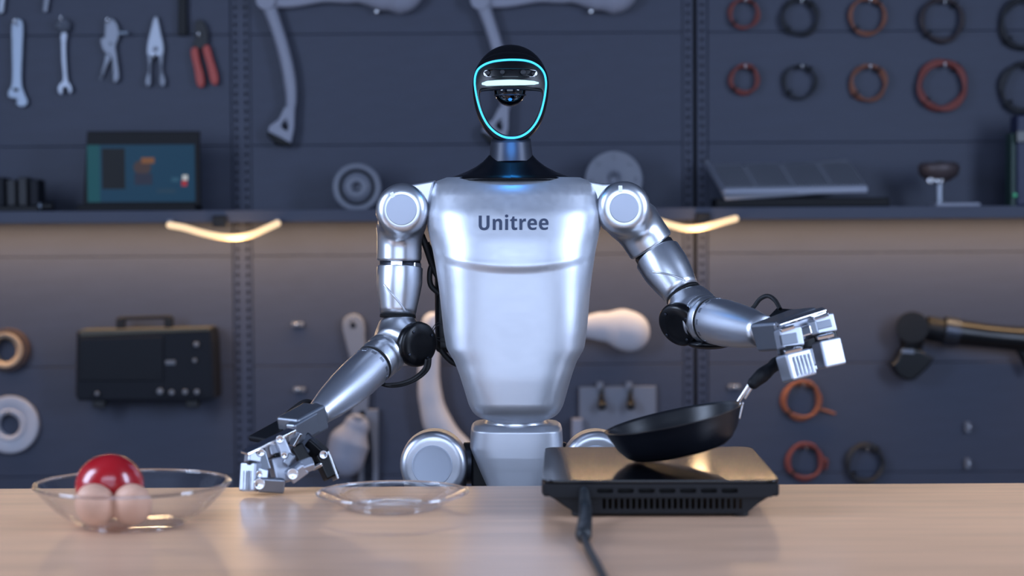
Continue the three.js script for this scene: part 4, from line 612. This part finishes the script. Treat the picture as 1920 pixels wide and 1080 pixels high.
{ // shelf things
  let Z = 4.62; const kk = Z / FPX;
  let x0 = W(155, 392, Z).x, x1 = W(376, 392, Z).x, o = thing('laptop', 'open black laptop with a blue screen standing on the shelf', 'laptop', V((x0 + x1) / 2, shelfTop, -Z));
  part(o, 'base', box(x0 - 0.003, x1 - 0.004, shelfTop, shelfTop + 0.016, -Z - 0.05, -Z + 0.05, 0.004), MAT.screenBody);
  const lid = plate([[163, 246], [374, 246], [376, 388], [155, 388]], Z - 0.0, 0.012, 0.003); part(o, 'lid', lid, MAT.screenBody);
  const a = W(163, 272, Z - 0.001), b = W(366, 378, Z - 0.001), sg = new THREE.PlaneGeometry(b.x - a.x, a.y - b.y); sg.translate((a.x + b.x) / 2, (a.y + b.y) / 2, -Z + 0.0012); part(o, 'screen', sg, MAT.screen, 'blue desktop with dark windows');
  o = thing('battery_rack', 'low black rack of dark blocks at the end of the shelf', 'rack', V(W(20, 392, Z).x, shelfTop, -Z)); const q0 = W(-90, 392, Z).x, q1 = W(80, 392, Z).x; part(o, 'tray', box(q0, q1, shelfTop, shelfTop + 0.014, -Z - 0.05, -Z + 0.04, 0.003), MAT.blackMatte);
  for (let i = 0; i < 8; i++) { const w = (q1 - q0) / 8; part(o, 'cell_block', box(q0 + i * w + 0.003, q0 + (i + 1) * w - 0.003, shelfTop + 0.014, W(20, 333 + (i % 2) * 4, Z).y, -Z - 0.04, -Z + 0.03, 0.004), i % 3 === 1 ? MAT.scope : MAT.darkTool); }
  o = thing('small_motor', 'small black cylinder lying on the shelf beside the black rack', 'motor', V(W(96, 388, Z).x, shelfTop, -Z)); const my = shelfTop + 0.0125; part(o, 'body', cyl(V(W(83, 388, Z).x, my, -Z + 0.02), V(W(104, 388, Z).x, my, -Z + 0.02), 0.0122), MAT.blackMatte); part(o, 'cap', cyl(V(W(77, 388, Z).x, my, -Z + 0.02), V(W(83, 388, Z).x, my, -Z + 0.02), 0.0105), MAT.toolGrey);
  // slanted metal keyboard-like block on a black base
  const b0 = W(1338, 385, Z).x, b1 = W(1660, 385, Z).x; o = thing('heat_sink', 'slanted ribbed grey metal block on a black base on the shelf', 'heat sink', V((b0 + b1) / 2, shelfTop, -Z)); part(o, 'base', box(b0, b1, shelfTop, W(1500, 371, Z - 0.05).y, -Z - 0.06, -Z + 0.055, 0.004), MAT.screenBody);
  const t0 = W(1325, 312, Z + 0.12), t1 = W(1592, 308, Z + 0.12), f0 = W(1358, 368, Z - 0.05), f1 = W(1630, 362, Z - 0.05);
  const corner = (u, v) => t0.clone().lerp(t1, u).lerp(f0.clone().lerp(f1, u), v), nrm = t1.clone().sub(t0).cross(f0.clone().sub(t0)).normalize().multiplyScalar(-1); if (nrm.z < 0) nrm.multiplyScalar(-1);
  part(o, 'slanted_plate', bone(corner(0.5, 0.02), corner(0.5, 0.98), t0.distanceTo(t1) * 0.99, 0.012, nrm, 0.003), MAT.finGrey);
  for (let i = 0; i < 46; i++) { const u = (i + 0.5) / 46, pz = 0.85; if (i % 12 === 11) continue; part(o, 'fin', bone(corner(u, 0.03).addScaledVector(nrm, 0.008), corner(u, 0.8).addScaledVector(nrm, 0.008), 0.0035, 0.006, nrm, 0.001), MAT.finGrey); }
  part(o, 'front_edge', bone(corner(0.005, 0.93).addScaledVector(nrm, 0.006), corner(0.995, 0.93).addScaledVector(nrm, 0.006), 0.018, 0.016, nrm, 0.004), MAT.paleEdge); part(o, 'side_edge', bone(corner(0.01, 0.0).addScaledVector(nrm, 0.006), corner(0.01, 0.95).addScaledVector(nrm, 0.006), 0.016, 0.014, nrm, 0.004), MAT.greyPlastic); { const p = corner(0.0, 0.0).addScaledVector(nrm, 0.008); part(o, 'corner_knob', cyl(p, p.clone().addScaledVector(nrm, 0.01), 0.008, 16), MAT.toolChrome); }
  // gimbal-like sensor
  const g = W(1760, 325, Z); o = thing('gimbal_sensor', 'brown-grey camera gimbal with chrome stalk on a flat pale foot', 'sensor', V(g.x, shelfTop, -Z)); const hz = -Z;
  { const hc = W(1761, 318, Z); part(o, 'head', lathe(V(g.x, hc.y - 0.034, hz), V(g.x, 9, hz), [[0, 0.012], [0.006, 0.032], [0.02, 0.05], [0.038, 0.055], [0.048, 0.051], [0.052, 0.044], [0.05, 0.036], [0.04, 0.03], [0.038, 0]], 40), std(0x4a4042, 0.45, 0.3)); } part(o, 'lens', cyl(W(1762, 316, Z - 0.01), W(1762, 316, Z - 0.034), 0.02), MAT.black); for (const x of [1745, 1762]) part(o, 'ring_screw', lathe(W(x, 339, Z - 0.028), W(x, 339, Z - 1), [[0, 0.0035], [0.005, 0.0035], [0.005, 0.0085], [0, 0.0085]], 20), MAT.chrome);
  part(o, 'stalk', cyl(V(g.x, shelfTop + 0.006, hz + 0.01), W(1760, 345, Z - 0.01).setX(g.x), 0.011), MAT.toolChrome); part(o, 'foot_plate', box(W(1748, 388, Z).x, W(1830, 388, Z).x, shelfTop, shelfTop + 0.0085, hz - 0.03, hz + 0.045, 0.002), MAT.whitePlastic);
  // blue and green circuit assembly at the end
  o = thing('circuit_module', 'upright blue circuit module with green boards at the end of the shelf', 'circuit board', V(W(1925, 388, Z).x, shelfTop, -Z)); part(o, 'blue_case', box(W(1903, 300, Z).x, W(2010, 300, Z).x, shelfTop, W(1910, 216, Z).y, -Z - 0.05, -Z + 0.02, 0.006), MAT.pcbBlue); part(o, 'green_board', box(W(1894, 300, Z).x, W(1903, 300, Z).x, shelfTop, W(1900, 250, Z).y, -Z - 0.04, -Z + 0.01, 0.002), MAT.pcbGreen); part(o, 'black_connector', box(W(1900, 300, Z).x, W(1925, 300, Z).x, W(1900, 268, Z).y, W(1900, 246, Z).y, -Z + 0.02, -Z + 0.03, 0.002), MAT.black); part(o, 'green_led', cyl(W(1903, 366, Z - 0.025), W(1903, 366, Z - 0.032), 0.006, 16), std(0x38a06a, 0.4));
}
{ // lower wall: links, legs, bracket, arm, pegs
  let o = hung('lever_link', 'grey robot lever with a round eye hanging behind the bent forearm', 'robot link', 662, 620); part(o, 'lever', plate([[642, 612], [645, 598], [656, 590], [668, 590], [679, 598], [683, 612], [684, 640], [694, 680], [692, 740], [680, 800], [664, 800], [660, 740], [660, 690], [650, 650]], PZ - 0.03, 0.028, 0.005, true, [circlePx(662, 611, 9)]), MAT.greyPlastic); hook(o, 662, 604, 0.04);
  o = hung('channel_bracket', 'pale upright channel bracket with an open slot behind the hand', 'bracket', 695, 840); part(o, 'channel', plate([[672, 768], [709, 768], [709, 980], [672, 980]], PZ - 0.03, 0.028, 0.003, false, [[[686, 800], [694, 800], [694, 970], [686, 970]]]), MAT.greyPlastic);
  o = hung('limb_shell', 'pale rounded robot foot hanging upside beside the channel bracket', 'robot foot', 648, 845); part(o, 'foot_shell', sweep([W(668, 800, PZ - 0.072), W(655, 830, PZ - 0.072), W(648, 858, PZ - 0.074)], [0.035, 0.055, 0.052], 0.65, 24, 40), MAT.whitePlastic); part(o, 'ankle', cyl(W(672, 780, PZ - 0.072), W(668, 808, PZ - 0.072), 0.02), MAT.greyPlastic); part(o, 'mount_peg', cyl(W(632, 830, PZ - 0.0005), W(632, 830, PZ - 0.06), 0.006), MAT.steel);
  o = hung('curved_leg_link', 'long white curved robot leg shell sweeping down beside the torso', 'robot leg', 815, 700); part(o, 'leg_shell', sweep([W(812, 606, PZ - 0.045), W(806, 650, PZ - 0.045), W(804, 700, PZ - 0.045), W(808, 750, PZ - 0.045), W(824, 800, PZ - 0.045), W(855, 840, PZ - 0.045), W(890, 862, PZ - 0.045), W(930, 872, PZ - 0.045)], [0.03, 0.028, 0.029, 0.033, 0.04, 0.04, 0.032, 0.026], 0.7, 24, 80), MAT.softWhite); part(o, 'top_joint', cyl(W(818, 604, PZ - 0.001), W(818, 604, PZ - 0.075), 0.02), MAT.softWhite);
  o = hung('thigh_shell', 'white teardrop-shaped robot thigh shell hanging beside the torso', 'robot leg', 1160, 622); part(o, 'shell', sweep([W(1020, 610, PZ - 0.05), W(1090, 613, PZ - 0.05), W(1130, 613, PZ - 0.05), W(1165, 617, PZ - 0.05), W(1180, 622, PZ - 0.05)], [0.026, 0.030, 0.040, 0.055, 0.0555], 0.6, 28, 60), MAT.softWhite);
  o = hung('mounting_plate', 'pale metal mounting plate with two black pegs behind the pan', 'bracket', 1158, 780); part(o, 'plate', plate([[1086, 726], [1230, 724], [1231, 860], [1086, 860]], PZ - 0.02, 0.018, 0.003), MAT.greyPlastic); part(o, 'side_flange', plate([[1073, 786], [1092, 786], [1092, 860], [1073, 860]], PZ - 0.05, 0.048, 0.003), MAT.whitePlastic); for (const [x, y] of [[1129, 757], [1183, 757]]) { part(o, 'peg', sweep([W(x, y - 30, PZ - 0.024), W(x - 1, y - 14, PZ - 0.03), W(x, y + 4, PZ - 0.05)], [0.005, 0.006, 0.0125], 1, 14, 20), MAT.black); part(o, 'peg_tab', bone(W(x - 4, 716, PZ - 0.022), W(x - 4, 732, PZ - 0.022), 0.018, 0.012, CAMDIR, 0.003), MAT.greyPlastic); }
  o = hung('jointed_manipulator', 'black jointed robot arm with a wedge gripper hanging on the wall', 'robot arm', 1780, 630); const Z = PZ - 0.05; part(o, 'upper_link', sweep([W(1752, 620, Z), W(1800, 624, Z), W(1870, 632, Z), W(1960, 640, Z)], [0.03, 0.034, 0.032, 0.034], 0.9, 20, 50), MAT.black); part(o, 'joint_neck', cyl(W(1736, 614, Z), W(1766, 620, Z), 0.032), MAT.blackMatte); part(o, 'elbow_joint', cyl(W(1711, 614, PZ - 0.002), W(1711, 614, Z - 0.045), 0.043), MAT.blackMatte); part(o, 'wrist', sweep([W(1710, 630, Z), W(1708, 655, Z), W(1709, 672, Z)], [0.034, 0.03, 0.03], 0.9, 18, 20), MAT.black);
  part(o, 'gripper', plate([[1690, 656], [1725, 656], [1753, 672], [1742, 688], [1715, 713], [1700, 714], [1684, 704], [1672, 684], [1682, 674]], Z - 0.03, 0.06, 0.006), MAT.black); part(o, 'steel_band', bone(W(1690, 658, Z - 0.036), W(1714, 660, Z - 0.036), 0.012, 0.006, CAMDIR, 0.002), MAT.toolDull); part(o, 'link_clamp', cyl(W(1768, 619, Z), W(1796, 624, Z), 0.0385), MAT.gunmetal); part(o, 'hanging_strut', sweep([W(1905, 640, Z), W(1918, 665, Z), W(1930, 690, Z)], [0.012, 0.012, 0.012], 1, 12, 20), MAT.black);
  for (const [x, y, label] of [[559, 608, 'short pale wall peg beside the lever eye'], [562, 730, 'short pale wall peg behind the silver forearm'], [1376, 725, 'short pale wall peg beside the pan handle'], [1812, 800, 'upper pale wall peg under the black robot arm'], [1812, 868, 'lower pale wall peg under the black robot arm']]) { const h = hung('wall_peg', label, 'peg', x, y, 'pegs on the lower wall'), p = W(x, y, PZ), w = x < 1500; part(h, 'peg_body', w ? box(p.x - 0.016, p.x + 0.016, p.y - 0.006, p.y + 0.006, -PZ + 0.0005, -PZ + 0.02, 0.003) : box(p.x - 0.007, p.x + 0.007, p.y - 0.014, p.y + 0.014, -PZ + 0.0005, -PZ + 0.02, 0.003), MAT.greyPlastic); part(h, 'peg_hook', cyl(V(p.x, p.y, -PZ + 0.02), V(p.x, p.y + 0.004, -PZ + 0.035), 0.004, 10), MAT.steel); }
}
scene.traverse((o) => { if (o.isMesh) o.castShadow = o.receiveShadow = true; });
renderer.render(scene, camera);
